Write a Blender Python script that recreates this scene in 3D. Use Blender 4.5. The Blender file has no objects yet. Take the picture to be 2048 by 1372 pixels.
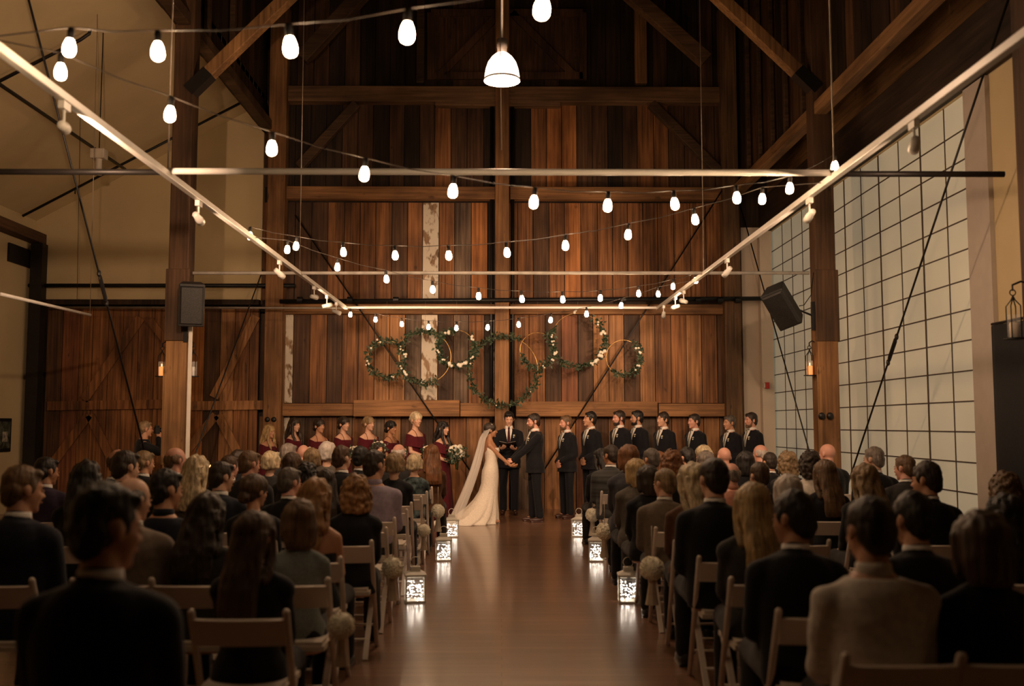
import bpy, math, random
from mathutils import Vector, Matrix, noise
from mathutils.bvhtree import BVHTree
R = math.radians
PI = math.pi
V = Vector
sc = bpy.context.scene
COL = sc.collection

# ------------------------------------------------------------------ camera
F = 1990.0
EYE = V((0, 0, 1.6))
cd = bpy.data.cameras.new('camera')
cam = bpy.data.objects.new('camera', cd)
COL.objects.link(cam)
cd.sensor_width = 36
cd.lens = F / 2048 * 36
cam.location = EYE
cam.rotation_euler = (R(90 + 4.68), 0, R(-0.576))
cd.clip_start = 0.1
cd.clip_end = 80
cd.dof.use_dof = True
cd.dof.focus_distance = 16.6
cd.dof.aperture_fstop = 1.6
sc.camera = cam
ROT = cam.rotation_euler.to_matrix()


def at(px, py, D):
    """the point at depth D (metres along Y) seen at pixel px, py of the 2048x1372 frame"""
    d = ROT @ V(((px - 1024) / F, (686 - py) / F, -1))
    return EYE + d * (D / d.y)


# ------------------------------------------------------------------ world and view
w = bpy.data.worlds.new('world')
sc.world = w
w.use_nodes = True
w.node_tree.nodes['Background'].inputs[0].default_value = (0.02, 0.018, 0.016, 1)
w.node_tree.nodes['Background'].inputs[1].default_value = 0.3
vs = sc.view_settings
vs.view_transform = 'Standard'
vs.look = 'None'
vs.exposure = 0.85
vs.gamma = 1
vs.use_curve_mapping = False
sc.cycles.use_light_tree = True
sc.cycles.max_bounces = 6
sc.cycles.diffuse_bounces = 3
sc.cycles.transparent_max_bounces = 12
sc.cycles.sample_clamp_indirect = 3.0
sc.cycles.use_denoising = True
sc.cycles.use_adaptive_sampling = True
sc.cycles.adaptive_threshold = 0.03

WARM = (1.0, 0.64, 0.36)
BULB_EMIT = 62.0       # strength of the string bulbs
SPOT_W = 170.0           # each track head that shines on the stage
PENDANT_W = 150.0


def lamp(name, kind, loc, power, color=WARM, size=0.05, parent=None, aim=None, angle=60, blend=0.6):
    l = bpy.data.lights.new(name, kind)
    l.energy = power
    l.color = color
    if kind in ('POINT', 'SPOT'):
        l.shadow_soft_size = size
    if kind == 'SPOT':
        l.spot_size = R(angle)
        l.spot_blend = blend
    o = bpy.data.objects.new(name, l)
    COL.objects.link(o)
    o.location = loc
    if aim is not None:
        o.rotation_euler = (V(aim) - V(loc)).to_track_quat('-Z', 'Y').to_euler()
    if parent is not None:
        o.parent = parent
        o.matrix_parent_inverse = parent.matrix_basis.inverted()
    return o


# ------------------------------------------------------------------ materials
def srgb(*c):
    return tuple(((x / 255) / 12.92 if x / 255 <= 0.04045 else ((x / 255 + 0.055) / 1.055) ** 2.4) for x in c) + (1,)


_m = {}


def base_mat(name):
    m = bpy.data.materials.new(name)
    m.use_nodes = True
    nt = m.node_tree
    return m, nt, nt.nodes['Principled BSDF']


def nd(nt, t, **kw):
    n = nt.nodes.new(t)
    for k, v in kw.items():
        if k in n.inputs:
            n.inputs[k].default_value = v
        else:
            setattr(n, k, v)
    return n


def mat(name, col, rough=0.6, metal=0.0, var=0.15, scale=(6, 6, 6), bump=0.0, emit=0.0, sheen=0.0, ecol=None):
    """plain surface with a little procedural variation"""
    if name in _m:
        return _m[name]
    m, nt, b = base_mat(name)
    col = tuple(col)[:3] + (1,)
    tc = nd(nt, 'ShaderNodeTexCoord')
    mp = nd(nt, 'ShaderNodeMapping')
    mp.inputs['Scale'].default_value = scale
    nt.links.new(tc.outputs['Object'], mp.inputs[0])
    ns = nd(nt, 'ShaderNodeTexNoise', Scale=1.0, Detail=5.0)
    nt.links.new(mp.outputs[0], ns.inputs['Vector'])
    cr = nd(nt, 'ShaderNodeValToRGB')
    lo = tuple(c * (1 - var) for c in col[:3]) + (1,)
    hi = tuple(min(1, c * (1 + var)) for c in col[:3]) + (1,)
    cr.color_ramp.elements[0].color = lo
    cr.color_ramp.elements[0].position = 0.35
    cr.color_ramp.elements[1].color = hi
    cr.color_ramp.elements[1].position = 0.65
    nt.links.new(ns.outputs['Fac'], cr.inputs[0])
    nt.links.new(cr.outputs[0], b.inputs['Base Color'])
    b.inputs['Roughness'].default_value = rough
    b.inputs['Metallic'].default_value = metal
    if sheen:
        b.inputs['Sheen Weight'].default_value = sheen
        b.inputs['Specular IOR Level'].default_value = 0.2
    if bump:
        bp = nd(nt, 'ShaderNodeBump', Strength=bump, Distance=0.01)
        nt.links.new(ns.outputs['Fac'], bp.inputs['Height'])
        nt.links.new(bp.outputs[0], b.inputs['Normal'])
    if emit:
        b.inputs['Emission Color'].default_value = (ecol or col[:3]) + (1,) if len(ecol or col[:3]) == 3 else ecol
        b.inputs['Emission Strength'].default_value = emit
    _m[name] = m
    return m


def wood(name, col, axis='Z', rough=0.62, dark=0.45, white=0.0, knots=0.5):
    """sawn timber: grain stretched along an axis, blotches, knots; white > 0 leaves old flaking paint"""
    if name in _m:
        return _m[name]
    m, nt, b = base_mat(name)
    tc = nd(nt, 'ShaderNodeTexCoord')
    L = nt.links.new

    def noisy(sx, sl, detail, off=0.0):
        mp = nd(nt, 'ShaderNodeMapping')
        s = [sx, sx, sx]
        s['XYZ'.index(axis)] = sl
        mp.inputs['Scale'].default_value = s
        mp.inputs['Location'].default_value = (off, off, off)
        L(tc.outputs['Object'], mp.inputs[0])
        n = nd(nt, 'ShaderNodeTexNoise', Scale=1.0, Detail=detail)
        L(mp.outputs[0], n.inputs['Vector'])
        return n.outputs['Fac']
    grain = noisy(26, 0.9, 6)
    blot = noisy(2.2, 0.8, 4, 7.0)
    kn = noisy(7.5, 3.2, 2, 3.0)
    col = tuple(col)[:3]
    cr = nd(nt, 'ShaderNodeValToRGB')
    cr.color_ramp.elements[0].position = 0.3
    cr.color_ramp.elements[0].color = tuple(c * dark for c in col) + (1,)
    cr.color_ramp.elements[1].position = 0.68
    cr.color_ramp.elements[1].color = tuple(min(1, c * 1.25) for c in col) + (1,)
    L(grain, cr.inputs[0])
    r2 = nd(nt, 'ShaderNodeValToRGB')
    r2.color_ramp.elements[0].position = 0.3
    r2.color_ramp.elements[0].color = (0.38, 0.34, 0.32, 1)
    r2.color_ramp.elements[1].position = 0.65
    r2.color_ramp.elements[1].color = (1.25, 1.18, 1.1, 1)
    L(blot, r2.inputs[0])
    mx = nd(nt, 'ShaderNodeMix', data_type='RGBA', blend_type='MULTIPLY')
    mx.inputs[0].default_value = 1
    L(cr.outputs[0], mx.inputs[6])
    L(r2.outputs[0], mx.inputs[7])
    r3 = nd(nt, 'ShaderNodeValToRGB')
    r3.color_ramp.elements[0].position = 0.68
    r3.color_ramp.elements[0].color = (1, 1, 1, 1)
    r3.color_ramp.elements[1].position = 0.75
    k = 1 - knots
    r3.color_ramp.elements[1].color = (k, k, k, 1)
    L(kn, r3.inputs[0])
    m2 = nd(nt, 'ShaderNodeMix', data_type='RGBA', blend_type='MULTIPLY')
    m2.inputs[0].default_value = 1
    L(mx.outputs[2], m2.inputs[6])
    L(r3.outputs[0], m2.inputs[7])
    out = m2.outputs[2]
    if white:
        fl = noisy(9, 4.5, 6, 11.0)
        rf = nd(nt, 'ShaderNodeValToRGB')
        rf.color_ramp.elements[0].position = 0.62 - 0.25 * white
        rf.color_ramp.elements[0].color = (0, 0, 0, 1)
        rf.color_ramp.elements[1].position = 0.70 - 0.25 * white
        L(fl, rf.inputs[0])
        m3 = nd(nt, 'ShaderNodeMix', data_type='RGBA')
        L(rf.outputs[0], m3.inputs[0])
        L(out, m3.inputs[6])
        m3.inputs[7].default_value = (0.62, 0.55, 0.45, 1)
        out = m3.outputs[2]
    L(out, b.inputs['Base Color'])
    b.inputs['Roughness'].default_value = rough
    b.inputs['Specular IOR Level'].default_value = 0.3
    bp = nd(nt, 'ShaderNodeBump', Strength=0.35, Distance=0.01)
    L(grain, bp.inputs['Height'])
    L(bp.outputs[0], b.inputs['Normal'])
    _m[name] = m
    return m


def glow(name, col, strength):
    if name in _m:
        return _m[name]
    m, nt, b = base_mat(name)
    b.inputs['Base Color'].default_value = tuple(col)[:3] + (1,)
    b.inputs['Emission Color'].default_value = tuple(col)[:3] + (1,)
    b.inputs['Emission Strength'].default_value = strength
    _m[name] = m
    return m


def clear(name, col=(1, 1, 1), alpha=0.15, rough=0.05):
    """thin glass / gauze: a transparent sheet with a glossy surface"""
    if name in _m:
        return _m[name]
    m, nt, b = base_mat(name)
    b.inputs['Base Color'].default_value = tuple(col)[:3] + (1,)
    b.inputs['Roughness'].default_value = rough
    b.inputs['Alpha'].default_value = alpha
    _m[name] = m
    return m


WHITE = mat('white_paint', (0.72, 0.66, 0.58), 0.4, var=0.05)
RAILM = mat('white_enamel', (0.80, 0.76, 0.70), 0.35, var=0.04)
BLACKM = mat('black_metal', (0.012, 0.011, 0.011), 0.45, 0.3)
DARKM = mat('dark_pipe', (0.022, 0.018, 0.016), 0.5, 0.5)
CREAM = mat('cream_plaster', (0.60, 0.475, 0.275), 0.85, var=0.06, scale=(1.2, 1.2, 1.2))
CREAM2 = mat('pale_plaster', (0.62, 0.52, 0.42), 0.85, var=0.04, scale=(1.2, 1.2, 1.2))
BLACKC = mat('black_cloth', (0.010, 0.010, 0.012), 0.85, var=0.25, scale=(40, 40, 40))
PW = dict(
    a=wood('board_brown', (0.250, 0.113, 0.044), dark=0.36),
    b=wood('board_dark', (0.095, 0.049, 0.025)),
    c=wood('board_orange', (0.44, 0.185, 0.062), dark=0.5),
    d=wood('board_tan', (0.36, 0.185, 0.080), dark=0.5),
    e=wood('board_red', (0.21, 0.085, 0.04)),
    f=wood('board_grey', (0.165, 0.115, 0.080)),
    w=wood('board_flaking_white', (0.30, 0.20, 0.12), white=0.85, dark=0.6),
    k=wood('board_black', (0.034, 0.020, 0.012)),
)
BEAMX = wood('timber_across', (0.28, 0.145, 0.062), 'X', dark=0.5)
BEAMY = wood('timber_along', (0.26, 0.145, 0.065), 'Y', dark=0.6)
BEAMZ = wood('timber_upright', (0.25, 0.130, 0.055), 'Z', dark=0.6)
BEAMO = wood('timber_honey', (0.30, 0.165, 0.07), 'Z', dark=0.6)
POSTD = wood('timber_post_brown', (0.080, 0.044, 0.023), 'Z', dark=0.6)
BEAMD = wood('timber_smoky_brown', (0.085, 0.050, 0.027), 'X', dark=0.6)
ROOFW = wood('roof_boards', (0.040, 0.025, 0.016), 'Y')


# ------------------------------------------------------------------ mesh builder
class MB:
    def __init__(s):
        s.v = []
        s.f = []
        s.m = []

    def add(s, vs, fs, m=0):
        b = len(s.v)
        s.v.extend(tuple(p) for p in vs)
        s.f.extend(tuple(b + i for i in f) for f in fs)
        s.m.extend([m] * len(fs))
        return s

    def box(s, a, b, m=0):
        x0, x1 = sorted((a[0], b[0]))
        y0, y1 = sorted((a[1], b[1]))
        z0, z1 = sorted((a[2], b[2]))
        return s.add([(x0, y0, z0), (x1, y0, z0), (x1, y1, z0), (x0, y1, z0), (x0, y0, z1), (x1, y0, z1), (x1, y1, z1), (x0, y1, z1)],
                     [(0, 3, 2, 1), (4, 5, 6, 7), (0, 1, 5, 4), (1, 2, 6, 5), (2, 3, 7, 6), (3, 0, 4, 7)], m)

    def bar(s, p, q, w_, d, up=(0, 1, 0), m=0):
        """rectangular bar from p to q; w_ across, d along 'up'"""
        p, q, up = V(p), V(q), V(up)
        t = (q - p).normalized()
        sd = t.cross(up).normalized()
        u = sd.cross(t).normalized()
        vs = []
        for c in (p, q):
            for i, j in ((-1, -1), (1, -1), (1, 1), (-1, 1)):
                vs.append(c + sd * (i * w_ / 2) + u * (j * d / 2))
        return s.add(vs, [(0, 3, 2, 1), (4, 5, 6, 7), (0, 1, 5, 4), (1, 2, 6, 5), (2, 3, 7, 6), (3, 0, 4, 7)], m)

    def tube(s, pts, r, n=8, m=0, close=False):
        pts = [V(p) for p in pts]
        k = len(pts)
        rr = r if isinstance(r, (list, tuple)) else [r] * k
        vs, fs = [], []
        pu = None
        for i in range(k):
            if close:
                t = pts[(i + 1) % k] - pts[i - 1]
            else:
                t = pts[min(i + 1, k - 1)] - pts[max(i - 1, 0)]
            t.normalize()
            if pu is None:
                a = V((0, 0, 1)) if abs(t.z) < 0.9 else V((1, 0, 0))
                pu = (a - t * a.dot(t)).normalized()
            else:
                pu = (pu - t * pu.dot(t)).normalized()
            b_ = t.cross(pu)
            for j in range(n):
                a = 2 * PI * j / n
                vs.append(pts[i] + (pu * math.cos(a) + b_ * math.sin(a)) * rr[i])
        for i in range(k if close else k - 1):
            i2 = (i + 1) % k
            for j in range(n):
                j2 = (j + 1) % n
                fs.append((i * n + j, i * n + j2, i2 * n + j2, i2 * n + j))
        if not close:
            fs.append(tuple(range(n - 1, -1, -1)))
            fs.append(tuple((k - 1) * n + j for j in range(n)))
        return s.add(vs, fs, m)

    def cap(s, p, r0, q, r1, n=12):
        """tapered capsule"""
        p, q = V(p), V(q)
        t = (q - p)
        L = t.length
        t = t / L if L > 1e-6 else V((0, 0, 1))
        pts, rr = [], []
        for k in range(4):
            a = PI / 2 * (1 - k / 4)
            pts.append(p - t * (r0 * math.sin(a)))
            rr.append(max(r0 * math.cos(a), r0 * 0.08))
        pts.append(p)
        rr.append(r0)
        pts.append(q)
        rr.append(r1)
        for k in range(1, 5):
            a = PI / 2 * k / 4
            pts.append(q + t * (r1 * math.sin(a)))
            rr.append(max(r1 * math.cos(a), r1 * 0.08))
        return s.tube(pts, rr, n)

    def ell(s, c, r, rot=None, n=14, k=9, m=0):
        c = V(c)
        vs = [V((0, 0, 1))]
        for i in range(1, k):
            a = PI * i / k
            for j in range(n):
                b_ = 2 * PI * j / n
                vs.append(V((math.sin(a) * math.cos(b_), math.sin(a) * math.sin(b_), math.cos(a))))
        vs.append(V((0, 0, -1)))
        out = []
        for p in vs:
            p = V((p.x * r[0], p.y * r[1], p.z * r[2]))
            if rot is not None:
                p = rot @ p
            out.append(p + c)
        fs = [(0, 1 + j, 1 + (j + 1) % n) for j in range(n)]
        for i in range(k - 2):
            for j in range(n):
                a, b_ = 1 + i * n + j, 1 + i * n + (j + 1) % n
                fs.append((a, a + n, b_ + n, b_))
        e = len(vs) - 1
        fs += [(e, 1 + (k - 2) * n + (j + 1) % n, 1 + (k - 2) * n + j) for j in range(n)]
        return s.add(out, fs, m)

    def loft(s, secs, n=24, m=0, T=None, ripple=None, caps=True):
        """secs: (z, rx, ry, cx, cy) elliptical sections, bottom to top"""
        vs, fs = [], []
        for (z, rx, ry, cx, cy) in secs:
            for j in range(n):
                a = 2 * PI * j / n
                k = 1.0 if ripple is None else 1 + ripple(z, a)
                p = V((cx + rx * k * math.cos(a), cy + ry * k * math.sin(a), z))
                vs.append(T @ p if T is not None else p)
        for i in range(len(secs) - 1):
            for j in range(n):
                j2 = (j + 1) % n
                fs.append((i * n + j, i * n + j2, (i + 1) * n + j2, (i + 1) * n + j))
        if caps:
            fs.append(tuple(range(n - 1, -1, -1)))
            fs.append(tuple((len(secs) - 1) * n + j for j in range(n)))
        return s.add(vs, fs, m)

    def lathe(s, prof, c=(0, 0, 0), n=20, m=0, T=None):
        """prof: (r, z) from bottom to top, open ends"""
        c = V(c)
        vs = []
        for r, z in prof:
            for j in range(n):
                a = 2 * PI * j / n
                p = V((r * math.cos(a), r * math.sin(a), z))
                vs.append(c + (T @ p if T is not None else p))
        fs = []
        for i in range(len(prof) - 1):
            for j in range(n):
                j2 = (j + 1) % n
                fs.append((i * n + j, i * n + j2, (i + 1) * n + j2, (i + 1) * n + j))
        return s.add(vs, fs, m)

    def mesh(s, name, smooth=False):
        me = bpy.data.meshes.new(name)
        me.from_pydata(s.v, [], s.f)
        me.polygons.foreach_set('material_index', s.m)
        if smooth:
            me.polygons.foreach_set('use_smooth', [True] * len(me.polygons))
        me.update()
        return me

    def build(s, name, mats, parent=None, smooth=False, loc=None, bevel=0):
        me = s.mesh(name, smooth)
        for m in (mats if isinstance(mats, (list, tuple)) else [mats]):
            me.materials.append(m)
        o = bpy.data.objects.new(name, me)
        COL.objects.link(o)
        if loc is not None:
            o.location = loc
        if parent is not None:
            o.parent = parent
        if bevel:
            bm = o.modifiers.new('edge', 'BEVEL')
            bm.width = bevel
            bm.segments = 2
            bm.limit_method = 'ANGLE'
        return o


def fuse(mb, vox=0.008, smooth=3, disp=None, extra=None, mats=None, name='body'):
    """one continuous skin over overlapping shapes"""
    me = mb.mesh('tmp')
    o = bpy.data.objects.new('tmp', me)
    COL.objects.link(o)
    r = o.modifiers.new('r', 'REMESH')
    r.mode = 'VOXEL'
    r.voxel_size = vox
    r.use_smooth_shade = True
    if smooth:
        sm = o.modifiers.new('s', 'SMOOTH')
        sm.iterations = smooth
        sm.factor = 0.5
    dg = bpy.context.evaluated_depsgraph_get()
    nm = bpy.data.meshes.new_from_object(o.evaluated_get(dg))
    bpy.data.objects.remove(o)
    bpy.data.meshes.remove(me)
    if disp:
        for v in nm.vertices:
            v.co += V(v.normal) * disp(v.co)
    if extra is not None:
        vs = [v.co.copy() for v in nm.vertices] + [V(p) for p in extra.v]
        b = len(nm.vertices)
        fs = [tuple(p.vertices) for p in nm.polygons] + [tuple(b + i for i in f) for f in extra.f]
        mi = [0] * len(nm.polygons) + list(extra.m)
        n2 = bpy.data.meshes.new(name)
        n2.from_pydata(vs, [], fs)
        n2.polygons.foreach_set('material_index', mi)
        bpy.data.meshes.remove(nm)
        nm = n2
    nm.materials.clear()
    for m in (mats or [WHITE]):
        nm.materials.append(m)
    nm.polygons.foreach_set('use_smooth', [True] * len(nm.polygons))
    nm.name = name
    nm.update()
    return nm


def tag(o, label=None, cat=None, group=None, kind=None):
    if label:
        o['label'] = label
    if cat:
        o['category'] = cat
    if group:
        o['group'] = group
    if kind:
        o['kind'] = kind
    return o


def empty(name, loc=(0, 0, 0), rz=0, **kw):
    o = bpy.data.objects.new(name, None)
    COL.objects.link(o)
    o.location = loc
    o.rotation_euler = (0, 0, rz)
    o.empty_display_size = 0.1
    return tag(o, **kw)


def link(name, me, parent=None, mats=None, loc=None, rot=None, scale=None):
    """an object on shared mesh data with materials of its own"""
    o = bpy.data.objects.new(name, me)
    COL.objects.link(o)
    if parent is not None:
        o.parent = parent
    if loc is not None:
        o.location = loc
    if rot is not None:
        o.rotation_euler = rot
    if scale is not None:
        o.scale = scale
    if mats is not None:
        for i, m in enumerate(mats if isinstance(mats, (list, tuple)) else [mats]):
            if m is not None and i < len(o.material_slots):
                o.material_slots[i].link = 'OBJECT'
                o.material_slots[i].material = m
    return o


def struct(name, mb, m, parent=None, **kw):
    o = mb.build(name, m, parent, **kw)
    if parent is None:
        o['kind'] = 'structure'
    return o


rnd = random.Random(7)
# ================================================================== THE ROOM
YW = 19.07          # front face of the board wall behind the couple
NX = 4.6            # side walls of the high nave
RX = 5.17           # outer wall on the side with the translucent windows
LX = -8.95          # outer wall on the other side
YF = -3.0           # behind the camera
ZN = 9.7            # where the nave roof starts
AP = 13.2
Zp = lambda py, D=YW: at(1004, py, D).z
Xp = lambda px, D=YW: at(px, 849, D).x

# ---- floor of polished boards laid across the room
m, nt, b = base_mat('polished_floor_boards')
L = nt.links.new
tc = nd(nt, 'ShaderNodeTexCoord')
br = nd(nt, 'ShaderNodeTexBrick', Scale=1.0)
br.offset = 0.37
br.inputs['Color1'].default_value = (0.235, 0.125, 0.072, 1)
br.inputs['Color2'].default_value = (0.175, 0.092, 0.052, 1)
br.inputs['Mortar'].default_value = (0.03, 0.015, 0.01, 1)
br.inputs['Mortar Size'].default_value = 0.002
br.inputs['Brick Width'].default_value = 2.6
br.inputs['Row Height'].default_value = 0.11
L(tc.outputs['Object'], br.inputs['Vector'])
mp = nd(nt, 'ShaderNodeMapping')
mp.inputs['Scale'].default_value = (1.2, 22, 1)
L(tc.outputs['Object'], mp.inputs[0])
ns = nd(nt, 'ShaderNodeTexNoise', Scale=1.0, Detail=5.0)
L(mp.outputs[0], ns.inputs['Vector'])
cr = nd(nt, 'ShaderNodeValToRGB')
cr.color_ramp.elements[0].position = 0.3
cr.color_ramp.elements[0].color = (0.72, 0.7, 0.68, 1)
cr.color_ramp.elements[1].position = 0.7
cr.color_ramp.elements[1].color = (1.15, 1.12, 1.1, 1)
L(ns.outputs['Fac'], cr.inputs[0])
mx = nd(nt, 'ShaderNodeMix', data_type='RGBA', blend_type='MULTIPLY')
mx.inputs[0].default_value = 1
L(br.outputs[0], mx.inputs[6])
L(cr.outputs[0], mx.inputs[7])
L(mx.outputs[2], b.inputs['Base Color'])
b.inputs['Roughness'].default_value = 0.30
b.inputs['Coat Weight'].default_value = 0.6
b.inputs['Coat Roughness'].default_value = 0.14
bp = nd(nt, 'ShaderNodeBump', Strength=0.05, Distance=0.01)
L(ns.outputs['Fac'], bp.inputs['Height'])
L(bp.outputs[0], b.inputs['Normal'])
L(bp.outputs[0], b.inputs['Coat Normal'])
FLOORM = m
struct('floor', MB().box((LX - 0.1, YF, -0.1), (RX + 0.15, YW + 0.3, 0)), FLOORM)

# ---- boarded wall behind the couple
WX0, WX1 = -4.62, 4.62
bd = MB()
keys = ['a', 'b', 'c', 'd', 'e', 'f', 'w', 'k']
mats_w = [PW[k] for k in keys]
bands = [  # z0, z1, choices for chance tones, {pixel range: tone}
    (Zp(1020), Zp(833), 'abdfbada', {(563, 590): 'w', (775, 815): 'd', (1085, 1112): 'd', (1148, 1172): 'e', (1200, 1228): 'd', (1295, 1312): 'f'}),
    (Zp(806), Zp(626), 'aabaadab', {(563, 594): 'w', (853, 884): 'w', (785, 816): 'd', (822, 852): 'f', (922, 948): 'f', (1113, 1149): 'e', (1198, 1226): 'd', (600, 630): 'b', (1425, 1460): 'b'}),
    (Zp(601), Zp(406), 'abaacaab', {(853, 884): 'w', (918, 940): 'f', (945, 985): 'c', (1085, 1114): 'd', (1116, 1148): 'c', (560, 596): 'b', (600, 660): 'b', (885, 915): 'a'}),
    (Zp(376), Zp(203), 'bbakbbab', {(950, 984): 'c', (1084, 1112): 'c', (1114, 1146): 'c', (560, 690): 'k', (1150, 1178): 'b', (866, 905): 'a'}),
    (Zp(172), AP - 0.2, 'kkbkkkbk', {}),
]
for bi, (z0, z1, ch, ov) in enumerate(bands):
    z0 = max(z0, 0)
    x = WX0
    k = 0
    while x < WX1:
        wd = 0.305 + rnd.uniform(-0.02, 0.02)
        if -0.2 < x + wd / 2 < 0.16 and bi < 4:
            x += wd
            continue
        x1 = min(x + wd - 0.014, WX1)
        c = x + wd / 2
        px = 1004 + c * F / YW
        t = rnd.choice(ch)
        for (a0, a1), tt in ov.items():
            if a0 <= px <= a1 or (abs(px - (a0 + a1) / 2) < 16 and tt in 'wc'):
                t = tt
                break
        d = rnd.uniform(0, 0.012)
        zt = z1
        if bi == 4:
            zt = min(z1, ZN + (AP - ZN) * (1 - abs(c) / NX))
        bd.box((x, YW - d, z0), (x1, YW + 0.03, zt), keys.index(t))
        x += wd
        k += 1
wb = struct('wall_back', bd, mats_w)
struct('wall_back_sheathing', MB().box((LX - 0.1, YW + 0.04, 0), (RX + 0.15, YW + 0.14, AP)), PW['k'])
# thin strip of old white paint beside the middle post
tag(MB().box((Xp(984.5), YW - 0.03, Zp(806)), (Xp(988.5), YW, Zp(640))).build('paint_strip', PW['w']),
    'thin strip of flaking white paint beside the middle wall post', 'trim')


def timber(name, p, q, w_, d, m_, label, cat='beam', group=None, up=(0, 1, 0), bevel=0.012):
    """a squared timber whose mesh is placed about its own centre"""
    p, q = V(p), V(q)
    c = (p + q) / 2
    o = MB().bar(p - c, q - c, w_, d, up).build(name, m_, None, loc=c, bevel=bevel)
    return tag(o, label, cat, group)


# horizontal timbers of the back wall
BEAMT = wood('timber_high', (0.18, 0.105, 0.055), 'X', dark=0.6)
def wall_beam(px0, px1, py0, py1, D, depth, m_, label):
    a, b_ = at(px0, (py0 + py1) / 2, D), at(px1, (py0 + py1) / 2, D)
    z0, z1 = Zp(py1, D), Zp(py0, D)
    z = (z0 + z1) / 2
    return timber('timber_beam', (Xp(px0, D), D + depth / 2, z), (Xp(px1, D), D + depth / 2, z), z1 - z0, depth, m_, label, 'beam')


wall_beam(560, 1455, 172, 203, 18.83, 0.26, BEAMT, 'highest long beam across the boarded wall, above the braces')
wall_beam(866, 1124, 203, 211, 18.86, 0.2, BEAMT, 'short bolster under the middle of the highest wall beam')
wall_beam(562, 990, 373, 398, 18.86, 0.2, BEAMX, 'rough beam high on the wall, left of the middle post')
wall_beam(1020, 1455, 373, 398, 18.86, 0.2, BEAMX, 'rough beam high on the wall, right of the middle post')
wall_beam(562, 990, 608, 628, 18.86, 0.2, BEAMX, 'middle wall beam above the left flower hoops')
wall_beam(1020, 1455, 608, 628, 18.86, 0.2, BEAMX, 'middle wall beam above the right flower hoops')
wall_beam(560, 706, 807, 832, 18.86, 0.2, BEAMX, 'low wall beam behind the first bridesmaids by the end post')
wall_beam(706, 919, 800, 833, 18.80, 0.26, BEAMX, 'thicker low wall beam behind the tall blonde bridesmaid')
wall_beam(920, 990, 806, 833, 18.86, 0.2, BEAMX, 'short low wall beam just left of the middle post')
wall_beam(1032, 1316, 803, 833, 18.83, 0.23, BEAMX, 'long low wall beam behind groom and first groomsmen')
wall_beam(1318, 1455, 807, 833, 18.86, 0.2, BEAMX, 'low wall beam behind the last groomsmen')
# posts of the back wall
c0 = timber('timber_post', (0.0, 18.82, 0), (0.0, 18.82, ZN + 3), 0.265, 0.26, BEAMZ, 'middle timber post of the boarded wall, behind the officiant', 'post')
pl = timber('timber_post', ((Xp(525, 18.7) + Xp(561, 18.7)) / 2, 18.85, 0), ((Xp(525, 18.7) + Xp(561, 18.7)) / 2, 18.85, ZN), 0.335, 0.3, BEAMZ, 'honey brown wall post behind the first bridesmaid', 'post')
pr = timber('timber_post', ((Xp(1453, 18.7) + Xp(1487, 18.7)) / 2, 18.85, 0), ((Xp(1453, 18.7) + Xp(1487, 18.7)) / 2, 18.85, ZN), 0.31, 0.3, wood('timber_dark_upright', (0.14, 0.08, 0.038), 'Z'), 'dark wall post behind the last two groomsmen', 'post')


def bolts(parent, px, py, D, ll):
    for k in (-1, 1):
        p = at(px + k * 6.5 * ll, py, D)
        o = MB().lathe([(0.001, 0.03), (0.03, 0.03), (0.045, 0.018), (0.05, 0)], (0, 0, 0), 12, T=Matrix.Rotation(R(90), 3, 'X')).build('bolt_head', BLACKM, parent, smooth=True)
        o.location = p - parent.location


bolts(pl, 541, 839, 18.69, 1.0)

# steel pipes beside the middle post
for s, l in ((-1, 'left'), (1, 'right')):
    x = s * 0.2
    o = MB().tube([(0, 0, 0), (0, 0, 7.75)], 0.038, 10).build('steel_pipe', BLACKM, smooth=True, loc=(x, 18.93, 0))
    tag(o, 'black upright pipe along the %s side of the middle post' % l, 'pipe')

# knee braces on the back wall
def brace(p, q, w_, d, m_, label):
    return timber('timber_brace', p, q, w_, d, m_, label, 'brace')


brace(at(598, 335, 18.9), at(714, 208, 18.9), 0.18, 0.15, BEAMD, 'slanting brace under the highest wall beam at its left end')
brace(at(1442, 348, 18.9), at(1302, 208, 18.9), 0.18, 0.15, BEAMD, 'slanting brace under the highest wall beam at its right end')
brace(at(604, 118, 18.2), at(760, -50, 18.2), 0.26, 0.24, BEAMD, 'thick roof strut sloping up above the left brace')
brace(at(1412, 122, 18.2), at(1250, -20, 18.2), 0.26, 0.24, BEAMT, 'thick roof strut sloping up above the right brace')
for s_, a_, b_, l_ in ((-1, (393, 172), (600, -28), 'left'), (1, (1620, 168), (1408, -33), 'right')):
    p_, q_ = at(a_[0], a_[1], 13.8), at(b_[0], b_[1], 13.8)
    bo = brace(p_, q_, 0.165, 0.2, BEAMO, 'honey brown knee brace from the near %s post to the roof' % l_)
    u_ = (q_ - p_).normalized()
    p_ = p_ - u_ * 0.1
    MB().bar(p_ - u_ * 0.03 - bo.location, p_ + u_ * 0.36 - bo.location, 0.175, 0.21).build('steel_shoe', BLACKM, bo)
tag(timber('timber_post', (Xp(1290, 18.9), 18.95, Zp(168, 18.95)), (Xp(1290, 18.9), 18.95, Zp(-30, 18.95)), 0.23, 0.15, BEAMZ, '', 'post'), 'short gable stud above the right end of the highest beam')
tag(timber('timber_post', (Xp(835, 18.9), 18.95, Zp(168, 18.95)), (Xp(835, 18.9), 18.95, Zp(-30, 18.95)), 0.15, 0.15, BEAMD, '', 'post'), 'short dim gable stud left of the framed hatch')
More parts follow.
